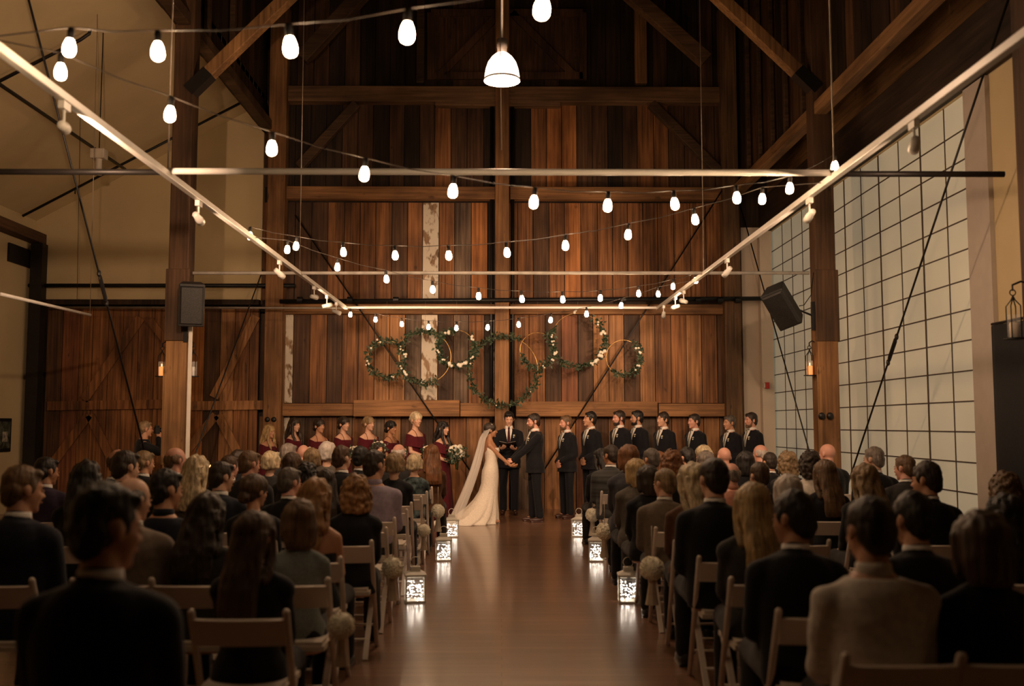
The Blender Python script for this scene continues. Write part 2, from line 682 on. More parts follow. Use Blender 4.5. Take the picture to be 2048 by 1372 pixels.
# hatch in the gable
h = empty('gable_hatch', at(1012, 168, 18.95), label='framed loft hatch with crossed boards high in the gable', cat='hatch')
hl, hr, ht, hb = 862, 1166, 26, 160
def inh(mb, nm, m_):
    for i, p in enumerate(mb.v):
        mb.v[i] = tuple(V(p) - h.location)
    return mb.build(nm, m_, h)
inh(MB().box((Xp(hl), 18.99, Zp(hb)), (Xp(hr), 19.05, Zp(ht))), 'panel', PW['b'])
for a, b_ in (((hl, ht), (hr, ht)), ((hl, hb - 8), (hr, hb - 8)), ((hl, ht), (hl, hb)), ((hr, ht), (hr, hb)), ((1012, ht), (1012, hb)), ((880, hb - 8), (1000, ht)), ((1148, hb - 8), (1024, ht))):
    inh(MB().bar(at(a[0], a[1], 18.95), at(b_[0], b_[1], 18.95), 0.14, 0.07), 'batten', PW['b'])

# ---- free standing timber posts that carry the nave
def big_post(x, y, label, honey=True, outer=1, sleeve=True):
    e = empty('timber_post', (x, y, 0), label=label, cat='post')
    lo = 2.75 if honey else (3.3 if sleeve else 0)
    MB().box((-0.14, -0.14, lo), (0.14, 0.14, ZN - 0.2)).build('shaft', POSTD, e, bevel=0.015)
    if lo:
        MB().box((-0.145, -0.145, 0), (0.145, 0.145, lo)).build('lower_shaft', BEAMO if honey else BEAMZ, e, bevel=0.015)  # lighter lower part: lamplight on the post put into its colour
    if sleeve:
        MB().box((-0.165, -0.16, 2.75), (0.165, -0.12, 3.75)).build('plank', POSTD, e, bevel=0.01)
        MB().box((-0.165, -0.155, 1.05), (-0.10, -0.145, 2.4)).build('plank', BEAMO, e, bevel=0.01)
    return e


P1 = big_post(-4.49, 13.85, 'near left timber post with speaker and two candle lanterns', True)
P2 = big_post(4.52, 13.85, 'near right timber post in front of the translucent windows', False)
P3 = big_post(4.60, 8.3, 'closest timber post at the right edge of the picture', False, sleeve=False)
bolts(P2, 1652, 832, 13.67, 1.3)
tag(MB().box((0, 0, 0), (0.05, 0.03, 2.95)).build('conduit_cover', WHITE, loc=at(366, 1080, 13.66), bevel=0.004), 'pale cable cover running up the near left post', 'trim')

# long girts above the posts
timber('timber_beam', (4.50, 8.4, 6.06), (4.50, 18.7, 6.06), 0.18, 0.18, BEAMY, 'long honey girt running back along the right posts', 'beam', up=(1, 0, 0))
timber('timber_beam', (-4.50, 8.4, 7.32), (-4.50, 18.7, 7.32), 0.18, 0.18, BEAMD, 'long dark girt running back along the left posts', 'beam', up=(1, 0, 0))

# ---- nave side walls and roof
def planks_y(x, z0, z1, y0, y1, wd, ch, seed, th=0.03, zf=None):
    r = random.Random(seed)
    mb = MB()
    y = y0
    while y < y1:
        q = min(y + wd - 0.01, y1)
        t = keys.index(r.choice(ch))
        dx = r.uniform(0, 0.01)
        mb.box((x - dx, y, z0), (x + th, q, z1), t)
        y += wd
    return mb


struct('wall_nave_right', planks_y(NX, 6.12, ZN, YF, YW, 0.3, 'kkbk', 3), mats_w)
struct('wall_nave_left', planks_y(-NX - 0.03, 7.25, ZN, YF, YW, 0.3, 'kkb', 4), mats_w)
ORD = ('nearest', 'second nearest', 'middle', 'second farthest', 'farthest')
for i, y in enumerate((14.6, 15.5, 16.3, 17.1, 17.9)):
    timber('wall_stud', (4.53, y, 6.16), (4.53, y, ZN - 0.05), 0.07, 0.10, BEAMD, ORD[i] + ' of five thin studs high on the right nave wall', 'stud', 'studs of the upper right nave wall')
for i, y in enumerate((9.6, 10.9, 12.3, 14.9, 16.3)):
    timber('wall_stud', (-4.53, y, 7.43), (-4.53, y, ZN - 0.05), 0.09, 0.12, BEAMD, ORD[i] + ' of five thin studs high on the left nave wall', 'stud', 'studs of the upper left nave wall')
rf = MB()
for s in (-1, 1):
    rf.add([(s * (NX + 0.3), YF, ZN - 0.2), (s * (NX + 0.3), YW, ZN - 0.2), (0, YW, AP), (0, YF, AP),
            (s * (NX + 0.3), YF, ZN + 0.0), (s * (NX + 0.3), YW, ZN + 0.0), (0, YW, AP + 0.2), (0, YF, AP + 0.2)],
           [(0, 1, 2, 3), (4, 5, 6, 7), (0, 1, 5, 4), (1, 2, 6, 5), (2, 3, 7, 6), (3, 0, 4, 7)])
struct('ceiling', rf, ROOFW)
for y, o_ in ((8.3, 'nearest'), (11.0, 'second nearest'), (13.85, 'third nearest'), (16.4, 'farthest')):
    for s in (-1, 1):
        timber('roof_rafter', (s * (NX - 0.1), y, ZN - 0.15), (s * 0.1, y, AP - 0.2), 0.16, 0.14, BEAMD, '%s dim rafter on the %s slope of the barn roof' % (o_, 'left' if s < 0 else 'right'), 'rafter', 'rafters of the barn roof')

# ---- outer side with translucent windows
YJ1, YJ0 = at(1543, 849, 1).x, 0
def y_on(px, x, py=849):    # depth of a pixel column on a wall that stands at x
    d = at(px, py, 1)
    return x / d.x
yn, yf = y_on(1959, RX), y_on(1547, RX)
ZT = 5.3
wr = MB()
wr.box((RX, YF, 0), (RX + 0.12, yn, 6.0))
wr.box((RX, yf, 0), (RX + 0.12, YW + 0.3, 6.0))
wr.box((RX, yn, ZT), (RX + 0.12, yf, 6.0))
struct('wall_right', wr, CREAM)
struct('wall_right_boards', MB().box((RX, YF, 6.0), (RX + 0.1, YW, 6.6)), BEAMY)
struct('ceiling_right_aisle', MB().box((NX, YF, 6.6), (RX + 0.12, YW, 6.7)), ROOFW)
timber('timber_beam', (RX - 0.1, YF + 0.3, 5.62), (RX - 0.1, YW - 0.1, 5.62), 0.62, 0.2, wood('timber_black_brown', (0.035, 0.022, 0.014), 'Y'), 'deep dark wall plate beam above the translucent windows', 'beam', up=(1, 0, 0))

# the pale end wall beyond the last groomsman
er = MB()
er.box((4.62, YW - 0.1, 0), (RX + 0.1, YW + 0.04, 5.4))
struct('wall_back_right', er, CREAM2)
struct('trim_3', MB().box((4.93, YW - 0.28, 0), (RX - 0.01, YW - 0.1, 5.3)), CREAM2)

# window: frame, translucent panels, glazing bars
m, nt, b = base_mat('translucent_panel')
L = nt.links.new
tc = nd(nt, 'ShaderNodeTexCoord')
ns = nd(nt, 'ShaderNodeTexNoise', Scale=0.7, Detail=3.0)
L(tc.outputs['Object'], ns.inputs['Vector'])
cr = nd(nt, 'ShaderNodeValToRGB')
cr.color_ramp.elements[0].color = (0.60, 0.575, 0.42, 1)
cr.color_ramp.elements[1].color = (0.80, 0.77, 0.60, 1)
L(ns.outputs['Fac'], cr.inputs[0])
L(cr.outputs[0], b.inputs['Base Color'])
b.inputs['Roughness'].default_value = 0.33
L(cr.outputs[0], b.inputs['Emission Color'])
b.inputs['Emission Strength'].default_value = 0.075   # weak glow added to the panels, in their own tint
PANE = m
wn = empty('window_1', (RX, (yn + yf) / 2, 0))
wn['kind'] = 'structure'
oy = (yn + yf) / 2
FR = mat('window_frame_pale', (0.50, 0.43, 0.37), 0.5, var=0.04)
FB = mat('glazing_bar_brown', (0.07, 0.045, 0.03), 0.5, var=0.1)
MB().box((0.03, yn - oy, 0), (0.07, yf - oy, ZT)).build('pane', PANE, wn)
MB().box((-0.05, yn - oy - 0.5, 0), (0.06, yn - oy, ZT)).build('window_frame', FR, wn)
MB().box((-0.05, yf - oy, 0), (0.06, yf - oy + 0.35, ZT)).build('window_frame', FR, wn)
cols = [1563, 1582, 1603, 1624, 1656, 1689, 1723, 1759, 1800, 1844, 1894]
gb = MB()
for i, px in enumerate(cols):
    y = y_on(px, RX, 540) - oy
    t = 0.014 if i in (3, 5, 7, 9) else 0.006
    gb.box((0.02, y - t, 0), (0.03, y + t, ZT))
p = 0.3395
z = at(1950, 864, y_on(1950, RX)).z - 4 * p
while z < ZT - 0.05:
    gb.box((0.022, yn - oy, z - 0.0075), (0.03, yf - oy, z + 0.0075))
    z += p
gb.build('glazing_bars', FB, wn)
struct('baseboard_right', MB().box((RX - 0.03, YF, 0), (RX, yn - 0.5, 0.12)), WHITE)

# black curtain on the wall nearest the camera
cv = MB()
N = 60
y0, y1 = 3.2, y_on(1988, RX - 0.08)
vs_, fs_ = [], []
for i in range(N + 1):
    y = y0 + (y1 - y0) * i / N
    for z in (0.03, 2.62):
        vs_.append((-0.06 - 0.03 * math.sin(i * 1.1), y - y1, z))
for i in range(N):
    fs_.append((2 * i, 2 * i + 2, 2 * i + 3, 2 * i + 1))
cv.add(vs_, fs_)
curt = empty('curtain', (RX, y1, 0), label='black floor length curtain on the pale wall beside the windows', cat='curtain')
o = cv.build('cloth', BLACKC, curt, smooth=True)
sm = o.modifiers.new('s', 'SOLIDIFY')
sm.thickness = 0.01
MB().tube([(-0.06, y0 - y1, 2.64), (-0.06, 0, 2.64)], 0.015, 8).build('curtain_rod', BLACKM, curt, smooth=True)
# black steel door edge and closer beside the curtain
tag(MB().box((0, 0, 0), (0.03, 0.06, 0.5)).build('door_pull', DARKM, loc=(RX - 0.04, y_on(1980, RX), 1.18)), 'dark upright pull on the pale jamb next to the black curtain', 'handle')

# ---- the other aisle: cream walls, sloping ceiling, sliding barn doors
ZL = 5.5
ZLN = 7.86
wl = MB()
wl.box((LX, YW - 0.1, 3.9), (-4.62, YW + 0.04, 8.2))
struct('wall_back_left', wl, CREAM)
struct('wall_left', MB().box((LX - 0.12, YF, 0), (LX, YW, ZL)), CREAM)
cl = MB()
cl.add([(LX - 0.1, YF, ZL - 0.05), (LX - 0.1, YW, ZL - 0.05), (-NX, YW, ZLN), (-NX, YF, ZLN), (LX - 0.1, YF, ZL + 0.05), (LX - 0.1, YW, ZL + 0.05), (-NX, YW, ZLN + 0.1), (-NX, YF, ZLN + 0.1)],
       [(0, 3, 2, 1), (4, 5, 6, 7), (0, 1, 5, 4), (1, 2, 6, 5), (2, 3, 7, 6), (3, 0, 4, 7)])
struct('ceiling_left_aisle', cl, CREAM)
struct('wall_front', MB().box((LX - 0.1, YF - 0.1, 0), (RX + 0.1, YF, AP + 0.2)), PW['k'])
# timber head and steel column on the outer wall
timber('timber_beam', (LX + 0.12, 14.0, 5.12), (LX + 0.12, 18.9, 5.12), 0.2, 0.24, wood('timber_brown_head', (0.10, 0.055, 0.03), 'Y'), 'brown timber head over the opening in the left outer wall', 'beam', up=(1, 0, 0))
tag(MB().box((-0.11, -0.11, 0), (0.11, 0.11, 5.0)).build('steel_column', DARKM, loc=(Xp(60, 18.6), 18.7, 0)), 'black steel column at the far corner of the left aisle', 'column')
tag(MB().box((-0.02, -0.45, -0.17), (0.02, 0.45, 0.17)).build('wall_vent', DARKM, loc=(LX + 0.02, y_on(25, LX), at(25, 512, y_on(25, LX)).z)), 'small dark vent high on the left outer wall', 'vent')
fr = empty('picture_frame', (LX, y_on(9, LX), at(9, 870, y_on(9, LX)).z), label='black framed picture hanging on the left outer wall', cat='picture')
MB().box((0.0, -0.35, -0.3), (0.03, 0.2, 0.3)).build('frame', BLACKM, fr)
MB().box((0.03, -0.30, -0.24), (0.034, 0.16, 0.24)).build('print', mat('dark_print', (0.06, 0.07, 0.05), 0.4, var=0.8, scale=(12, 12, 12)), fr)
MB().box((0.034, -0.12, -0.12), (0.038, 0.05, 0.06)).build('pale_figure', mat('pale_print', (0.35, 0.32, 0.26), 0.5, var=0.5, scale=(20, 20, 20)), fr)

# sliding barn doors
def barn_door(n, x0, x1, z1, seed, braces, tones):
    e = empty('door_%d' % n, ((x0 + x1) / 2, YW - 0.2, 0))
    e['kind'] = 'structure'
    cx = (x0 + x1) / 2
    r = random.Random(seed)
    mb = MB()
    x = x0
    while x < x1 - 0.02:
        wd = r.uniform(0.24, 0.33)
        mb.box((x - cx, r.uniform(0, 0.01), 0.03), (min(x + wd - 0.012, x1) - cx, 0.04, z1), keys.index(r.choice(tones)))
        x += wd
    mb.build('boards', mats_w, e)
    D = YW - 0.24
    for (a, b_, w_) in braces:
        pa, pb = at(a[0], a[1], D), at(b_[0], b_[1], D)
        MB().bar(pa - e.location + V((0, -0.0, 0)), pb - e.location, w_, 0.05).build('brace', PW['a'] if n == 1 else PW['d'], e)
    return e


barn_door(1, -8.62, -6.30, Zp(618), 5, [((96, 812), (338, 808), 0.17), ((168, 800), (282, 636), 0.17), ((338, 690), (300, 640), 0.14), ((180, 830), (232, 935), 0.16), ((178, 830), (100, 935), 0.16)], 'aabaeb')
barn_door(2, -6.26, -4.62, Zp(618), 6, [((372, 812), (526, 810), 0.17), ((428, 795), (512, 632), 0.17), ((432, 830), (372, 905), 0.16), ((436, 830), (492, 935), 0.16)], 'acdakb')
struct('trim_1', MB().box((LX, YW - 0.26, Zp(613)), (-4.62, YW - 0.1, Zp(603))), PW['k'])
struct('trim_2', MB().box((LX + 0.05, YW - 0.12, 0), (-8.63, YW - 0.08, Zp(613))), PW['k'])

# ================================================================== PIPES, RODS AND CABLES
def pipe(pts, r, m_, label, cat='pipe', name='steel_pipe', group=None, n=10):
    pts = [V(p_) for p_ in pts]
    c = pts[0]
    o = MB().tube([q - c for q in pts], r, n).build(name, m_, None, smooth=True, loc=c)
    return tag(o, label, cat, group)


pipe([at(45, 571, 18.75), at(590, 571, 18.75)], 0.038, BLACKM, 'thick black pipe over the sliding barn doors')
pipe([at(100, 615, 18.5), at(690, 616, 17.95)], 0.02, mat('dull_steel', (0.20, 0.17, 0.14), 0.5, 0.4), 'thin dull steel bar just above the barn doors')
bp_ = pipe([at(560, 603, 18.65), at(1546, 597, 18.65)], 0.042, BLACKM, 'long black pipe across the wall above the flower hoops')
for px in (600, 700, 792, 1046, 1246, 1396, 1440, 1475):
    q = at(px, 600, 18.65)
    MB().lathe([(0.0, -0.05), (0.06, -0.05), (0.06, 0.05), (0.0, 0.05)], T=Matrix.Rotation(R(90), 3, 'Y'), n=10).build('pipe_clamp', BLACKM, bp_, loc=q - bp_.location)

# white lighting frame: two long rails and their cross bars
RZ = 3.69
XR = 2.81
HZ = lambda py, D: at(1004, py, D).z
rails = {}
rail_label = {-1: 'white lighting rail running back on the left side', 1: 'white lighting rail running back on the right side'}
for s in (-1, 1):
    o = empty('lighting_rail', (s * XR, 3.0, RZ), label=rail_label[s], cat='lighting rail')
    MB().box((-0.028, 0, -0.028), (0.028, 14.85, 0.028)).build('rail', RAILM, o, bevel=0.006)
    rails[s] = o
MB_ = MB()
zc = HZ(345, 8.25)
SP = 0.042
o = pipe([(-XR, 8.25, at(1004, 344, 8.25).z), (XR, 8.25, at(1004, 344, 8.25).z)], 0.028, RAILM, 'white cross bar of the lighting frame nearest the camera', 'cross bar', 'cross_bar')
z8 = at(1004, 346, 8.3).z
for s, l in ((-1, 'left'), (1, 'right')):
    pipe([(s * (XR + 0.03), 8.3, z8), (s * 4.28, 8.3, z8)], 0.026, DARKM, 'dark bar from the %s lighting rail to its timber post' % l, 'cross bar', 'cross_bar')
pipe([(-4.28, 13.7, at(1004, 547, 13.7).z), (4.28, 13.7, at(1004, 545, 13.7).z)], 0.024, mat('grey_enamel', (0.50, 0.46, 0.41), 0.4), 'grey white bar spanning between the two near posts', 'cross bar', 'cross_bar')
pipe([(-XR, 17.8, at(1004, 615, 17.8).z), (XR, 17.8, at(1004, 615, 17.8).z)], 0.024, RAILM, 'white cross bar closing the far end of the lighting frame', 'cross bar', 'cross_bar')
pipe([at(1003, 300, 8.25) * 1, at(998, -120, 8.25)], 0.004, mat('hanger_rod', (0.35, 0.28, 0.22), 0.4, 0.6), 'thin rod carrying the nearest cross bar at its middle', 'rod', 'hanger_rod')
HR = _m['hanger_rod']
for s, y, nm in ((-1, 8.25, 'left rail at the nearest cross bar'), (1, 8.25, 'right rail at the nearest cross bar'), (-1, 13.7, 'left rail between the two posts'), (1, 13.7, 'right rail between the two posts')):
    pipe([(s * XR, y, RZ), (s * XR, y, 9.4)], 0.007, HR, 'thin hanger rod holding the ' + nm, 'rod', 'hanger_rod')
pipe([at(1, 588, 11.0), at(180, 630, 13.5)], 0.02, RAILM, 'short white rail end hanging in the left aisle', 'lighting rail', 'aisle_rail')
pipe([at(180, 630, 13.5), at(180, 440, 13.5) + V((0, 0, 3.2))], 0.004, HR, 'thin rod holding the short aisle rail', 'rod', 'hanger_rod')
pipe([at(154, 600, 16), V((at(157, 330, 16).x, 16, ZL + (at(157, 330, 16).x - LX) * (ZLN - ZL) / (-NX - LX)))], 0.004, BLACKM, 'thin cable hanging down the left cream wall', 'cable', 'hanging_cable')

# black tie rods with turnbuckles
def tie(p, q, label, t=None, r=0.012):
    p, q = V(p), V(q)
    e = empty('tie_rod', p, label=label, cat='tie rod')
    d = (q - p)
    MB().tube([(0, 0, 0), d], r, 8).build('rod', BLACKM, e, smooth=True)
    if t:
        c = d * t
        u = d.normalized()
        sd = u.cross(V((1, 0, 0))).normalized() * 0.03
        mb = MB()
        mb.tube([c - u * 0.2, c - u * 0.14 + sd, c + u * 0.14 + sd, c + u * 0.2], 0.010, 6)
        mb.tube([c - u * 0.2, c - u * 0.14 - sd, c + u * 0.14 - sd, c + u * 0.2], 0.010, 6)
        mb.ell(c - u * 0.2, (0.025, 0.025, 0.04), n=8, k=6)
        mb.ell(c + u * 0.2, (0.025, 0.025, 0.04), n=8, k=6)
        mb.build('turnbuckle', BLACKM, e)
    return e


def tpx(px, py, x):
    D = y_on(px, x, py)
    return at(px, py, D)


a, b_ = tpx(1955, 185, 4.62), tpx(1710, 925, 4.62)
tie(a + (a - b_) * 0.25, b_ + (b_ - a) * 0.32, 'black tie rod with turnbuckle crossing the near windows', 0.56)
a, b_ = tpx(1500, 480, 4.62), tpx(1622, 915, 4.62)
tie(a + (a - b_) * 0.25, b_ + (b_ - a) * 0.28, 'black tie rod behind the near right speaker')
a, b_ = tpx(60, 10, -4.62), tpx(290, 905, -4.62)
tie(a + (a - b_) * 0.12, b_ + (b_ - a) * 0.2, 'black tie rod with turnbuckle crossing the left barn door', 0.52)
a, b_ = tpx(562, 440, -4.62), tpx(430, 800, -4.62)
tie(a + (a - b_) * 0.12, b_ + (b_ - a) * 0.35, 'black tie rod right of the near left post')
tie(at(590, 430, 18.75), at(946, 950, 18.75), 'thin tie rod slanting down behind the small left hoop', r=0.014)
tie(at(1470, 340, 18.75), at(1085, 945, 18.75), 'thin tie rod slanting down to the groom and first groomsman', r=0.014)

# sprinkler pipes under the sloping cream ceiling
def cz(x):
    return ZLN + (ZLN - ZL) / (LX + NX) * -(x + NX) * -1 if False else ZL + (x - LX) * (ZLN - ZL) / (-NX - LX)
for y, l in ((18.2, 'farther'), (13.7, 'nearer')):
    xe = -4.75 if y > 15 else -5.95
    e = pipe([(LX + 0.1, y, cz(LX + 0.1) - 0.12), (xe, y, cz(xe) - 0.12)] + ([] if y > 15 else [(xe + 0.12, y, cz(xe) - 0.03), (xe + 0.13, y, cz(xe) + 0.03)]), 0.024, BLACKM, l + ' black sprinkler branch pipe following the cream ceiling slope')
    for x in (-7.9, -6.2):
        MB().tube([(0, 0, 0), (0, 0, -0.1)], 0.012, 8).build('sprinkler_head', BLACKM, e, loc=V((x, y, cz(x) - 0.12)) - e.location)
pipe([(-7.03, 9.0, cz(-7.03) - 0.2), (-7.03, 18.3, cz(-7.03) - 0.2)], 0.028, BLACKM, 'black sprinkler main running back under the cream ceiling')
# white projector-like fixture under the ceiling
e = empty('ceiling_fixture', at(198, 310, 14.0), label='small white fixture hanging under the cream ceiling', cat='light fixture')
MB().box((-0.1, -0.08, -0.06), (0.1, 0.08, 0.08)).build('housing', mat('dull_white', (0.42, 0.36, 0.28), 0.5), e, bevel=0.01)
MB().tube([(0, 0, 0.05), (0, 0, cz(e.location.x) - e.location.z)], 0.008, 8).build('stem', BLACKM, e)
MB().lathe([(0.0, -0.3), (0.05, -0.29), (0.045, -0.05)], n=14).build('lamp_head', _m['dull_white'], e, smooth=True)

# ================================================================== LAMPS
# track heads clamped under the rails
def track_head(px, py, s, label, aim, lit=0.0, power=0, L_=0.17, r=0.038):
    D = XR / abs(at(px, 849, 1).x)
    D = min(D, 17.7)
    e = empty('track_light', (s * XR, D, RZ - 0.03), label=label, cat='track light')
    MB().box((-0.02, -0.05, -0.05), (0.02, 0.05, 0)).build('adapter', RAILM, e)
    MB().tube([(0, 0, -0.03), (0, 0, -0.13)], 0.009, 8).build('arm', RAILM, e)
    c = V((0, 0, -0.16))
    d = (V(aim) - (e.location + c)).normalized()
    q = d.to_track_quat('Z', 'Y').to_matrix()
    mb = MB()
    mb.lathe([(0.0, -L_ / 2), (r * 0.75, -L_ / 2), (r * 0.85, 0), (r, 0.01), (r, L_ / 2), (r * 0.8, L_ / 2), (r * 0.75, L_ / 2 - 0.02)], c, 14, T=q)
    mb.build('lamp_head', RAILM, e, smooth=True)
    MB().lathe([(0.0, L_ / 2 - 0.025), (r * 0.78, L_ / 2 - 0.022)], c, 14, T=q).build('lens', glow('track_lens', (1, 0.85, 0.65), 6), e)
    if power:
        lamp('track_beam', 'SPOT', c + d * (L_ / 2 + 0.01), power, (1.0, 0.64, 0.40), 0.03, angle=78, blend=1.0).parent = e
        e.children[-1].rotation_euler = d.to_track_quat('-Z', 'Y').to_euler()
    return e


track_head(105, 200, -1, 'white track light on the left rail nearest the camera', (-6.9, 19.0, 5.6), L_=0.2, power=SPOT_W * 2.2)
track_head(386, 408, -1, 'white track light on the left rail beside the near post', (-2.4, 17.3, 1.4), power=SPOT_W * 1.3)
track_head(553, 535, -1, 'glowing white track light under the left rail, before the far three', (-0.5, 17.0, 1.0), power=SPOT_W * 1.2)
track_head(624, 590, -1, 'first of the three far track lights on the left rail', (-1.6, 19.0, 3.6), power=SPOT_W * 0.45)
track_head(650, 606, -1, 'middle of the three far track lights on the left rail', (0.2, 19.0, 4.6), power=SPOT_W * 0.4)
track_head(669, 616, -1, 'last of the three far track lights on the left rail', (-0.2, 19.0, 2.6), power=SPOT_W * 0.1)
track_head(1848, 245, 1, 'white track light on the right rail nearest the camera', (5.1, 13.2, 2.8), L_=0.2, power=SPOT_W * 0.5)
track_head(1630, 405, 1, 'white track light on the right rail beside the near post', (2.6, 17.3, 1.3), power=SPOT_W * 1.3)
track_head(1460, 530, 1, 'white track light on the right rail over the far window end', (1.3, 17.2, 1.0), power=SPOT_W * 1.2)
track_head(1371, 590, 1, 'first of the three far track lights on the right rail', (1.5, 19.0, 4.6), power=SPOT_W * 0.55)
track_head(1354, 603, 1, 'middle of the three far track lights on the right rail', (0.9, 19.0, 3.2), power=SPOT_W * 0.4)
track_head(1330, 618, 1, 'last of the three far track lights on the right rail', (3.0, 19.0, 2.8), power=SPOT_W * 0.15)

# big dome pendant
PD = 11.0
pc = at(1004, 160, PD)
e = empty('pendant_lamp', pc, label='large glowing glass dome pendant above the aisle', cat='pendant lamp')
rr_ = 0.2
prof = [(rr_ * 1.0, 0.0), (rr_ * 0.985, 0.05), (rr_ * 0.93, 0.12), (rr_ * 0.80, 0.2), (rr_ * 0.6, 0.26), (rr_ * 0.38, 0.3), (rr_ * 0.22, 0.32)]
m, nt, b = base_mat('lit_dome_glass')
b.inputs['Base Color'].default_value = (0.9, 0.85, 0.8, 1)
b.inputs['Emission Color'].default_value = (1.0, 0.80, 0.66, 1)
b.inputs['Emission Strength'].default_value = 1.6
b.inputs['Alpha'].default_value = 0.85
DOME = m
o = MB().lathe(prof, n=32).build('lamp_shade', DOME, e, smooth=True)
MB().lathe([(rr_ * 1.03, -0.012), (rr_ * 1.05, 0), (rr_ * 1.03, 0.012), (rr_ * 1.0, 0.0)], n=32).build('rim', mat('frosted_rim', (0.7, 0.62, 0.58), 0.3), e, smooth=True)
MB().ell((0, 0, 0.13), (0.05, 0.05, 0.09)).build('bulb', glow('pendant_bulb', (1.0, 0.85, 0.7), 30), e, smooth=True)
MB().lathe([(0.0, 0.31), (0.055, 0.31), (0.055, 0.37), (0.06, 0.375), (0.06, 0.47), (0.03, 0.48), (0.0, 0.48)], n=16).build('socket', mat('socket_grey', (0.30, 0.25, 0.22), 0.45, 0.3), e, smooth=True)
MB().tube([(0, 0, 0.47), (0, 0, AP - pc.z - 0.3)], 0.012, 8).build('stem', mat('stem_pale', (0.85, 0.78, 0.74), 0.4), e, smooth=True)
lamp('pendant_light', 'POINT', (0, 0, -0.03), PENDANT_W, (1.0, 0.62, 0.38), 0.12).parent = e

# strings of filament bulbs zigzagging between the rails
BULBM = glow('bulb_glass', (1.0, 0.66, 0.38), BULB_EMIT)
SOCK = mat('socket_black', (0.015, 0.013, 0.012), 0.5)
WIREM = mat('string_wire', (0.06, 0.045, 0.035), 0.5)
bulb_me = MB().lathe([(0.0, -0.100), (0.013, -0.098), (0.024, -0.091), (0.030, -0.080), (0.032, -0.066), (0.031, -0.048), (0.027, -0.032), (0.022, -0.018), (0.016, -0.006), (0.0135, 0.0)], n=14).mesh('bulb', True)
bulb_me.materials.append(BULBM)
sock_me = MB().lathe([(0.0, 0.05), (0.014, 0.05), (0.018, 0.035), (0.018, 0.0), (0.016, -0.012), (0.0, -0.012)], n=10).mesh('socket', True)
sock_me.materials.append(SOCK)


def strand(a, b_, px, label, tail=(None, None)):
    """a, b_: rail ends as (x, y); px: pixels of the bulbs in order"""
    (x0, y0_), (x1, y1_) = a, b_
    pts = []
    for (u, v) in px:
        d = at(u, v, 1.0) - EYE
        k = d.x
        # solve X0 + t(X1-X0) = k * (Y0 + t(Y1-Y0))
        t = (k * y0_ - x0) / ((x1 - x0) - k * (y1_ - y0_))
        D = y0_ + t * (y1_ - y0_)
        D = max(min(D, max(y0_, y1_) + 0.1), min(y0_, y1_) - 0.1)
        q = at(u, v, D)
        pts.append(q + V((0, 0, 0.052)))
    e = empty('string_light', pts[0], label=label, cat='string lights', group='strings of bulbs over the aisle')
    wire = []
    for i, q in enumerate(pts):
        wire.append(q + V((0, 0, 0.055)))
        if i < len(pts) - 1:
            mid = (q + pts[i + 1]) / 2 + V((0, 0, 0.04))
            wire.append(mid)
    if tail[0]:
        wire.insert(0, V(tail[0]))
    if tail[1]:
        wire.append(V(tail[1]))
    MB().tube([p_ - e.location for p_ in wire], 0.004, 5).build('wire', WIREM, e, smooth=True)
    for q in pts:
        tilt = (rnd.uniform(-0.12, 0.12), rnd.uniform(-0.12, 0.12), 0)
        o = link('bulb', bulb_me, e, loc=q - e.location, rot=tilt)
        link('socket', sock_me, o)
    return e


RL, RR = -XR, XR
strand((RL, 5.3), (RR, 2.7), [(140, 95), (315, 103), (578, 93), (815, 65), (1086, 18)], 'string of large bulbs nearest the camera, along the top', ((RL - 0.2, 5.35, 3.7), None))
strand((RL, 5.3), (RR, 8.5), [(121, 143), (341, 228), (544, 297), (730, 348), (907, 382), (1069, 404), (1216, 411), (1348, 408), (1473, 396), (1580, 377), (1670, 333)], 'second string of bulbs, sagging past the nearest white cross bar', ((RL, 5.3, 3.7), (RR, 8.5, 3.7)))
strand((RR, 8.5), (RL, 11.1), [(1525, 398), (1389, 439), (1257, 469), (1131, 491), (1013, 505), (897, 511), (790, 511), (686, 504), (593, 492), (500, 472)], 'third string of bulbs, crossing above the two post bar', ((RR, 8.5, 3.7), (RL, 11.1, 3.7)))
strand((RL, 11.1), (RR, 14.4), [(575, 499), (675, 534), (772, 558), (865, 579), (957, 592), (1043, 598), (1125, 599), (1201, 596), (1277, 587), (1346, 573), (1391, 561)], 'fourth string of bulbs, hanging in front of the black wall pipe', ((RL, 11.1, 3.7), (RR, 14.4, 3.7)))
strand((RR, 14.4), (RL, 17.7), [(1316, 588), (1243, 611), (1173, 628), (1102, 640), (1037, 649), (976, 655), (913, 656), (857, 654), (803, 648), (751, 639), (701, 629)], 'farthest string of small bulbs, just above the flower hoops', ((RR, 14.4, 3.7), (RL, 17.7, 3.7)))

# wall lanterns with pillar candles on iron hooks
CANDLE = mat('ivory_wax', (0.75, 0.62, 0.48), 0.5, var=0.05)
CANDLE_LIT = glow('glowing_wax', (1.0, 0.30, 0.07), 0.62)
GLASS = clear('lantern_glass', (0.9, 0.9, 0.9), 0.16, 0.04)


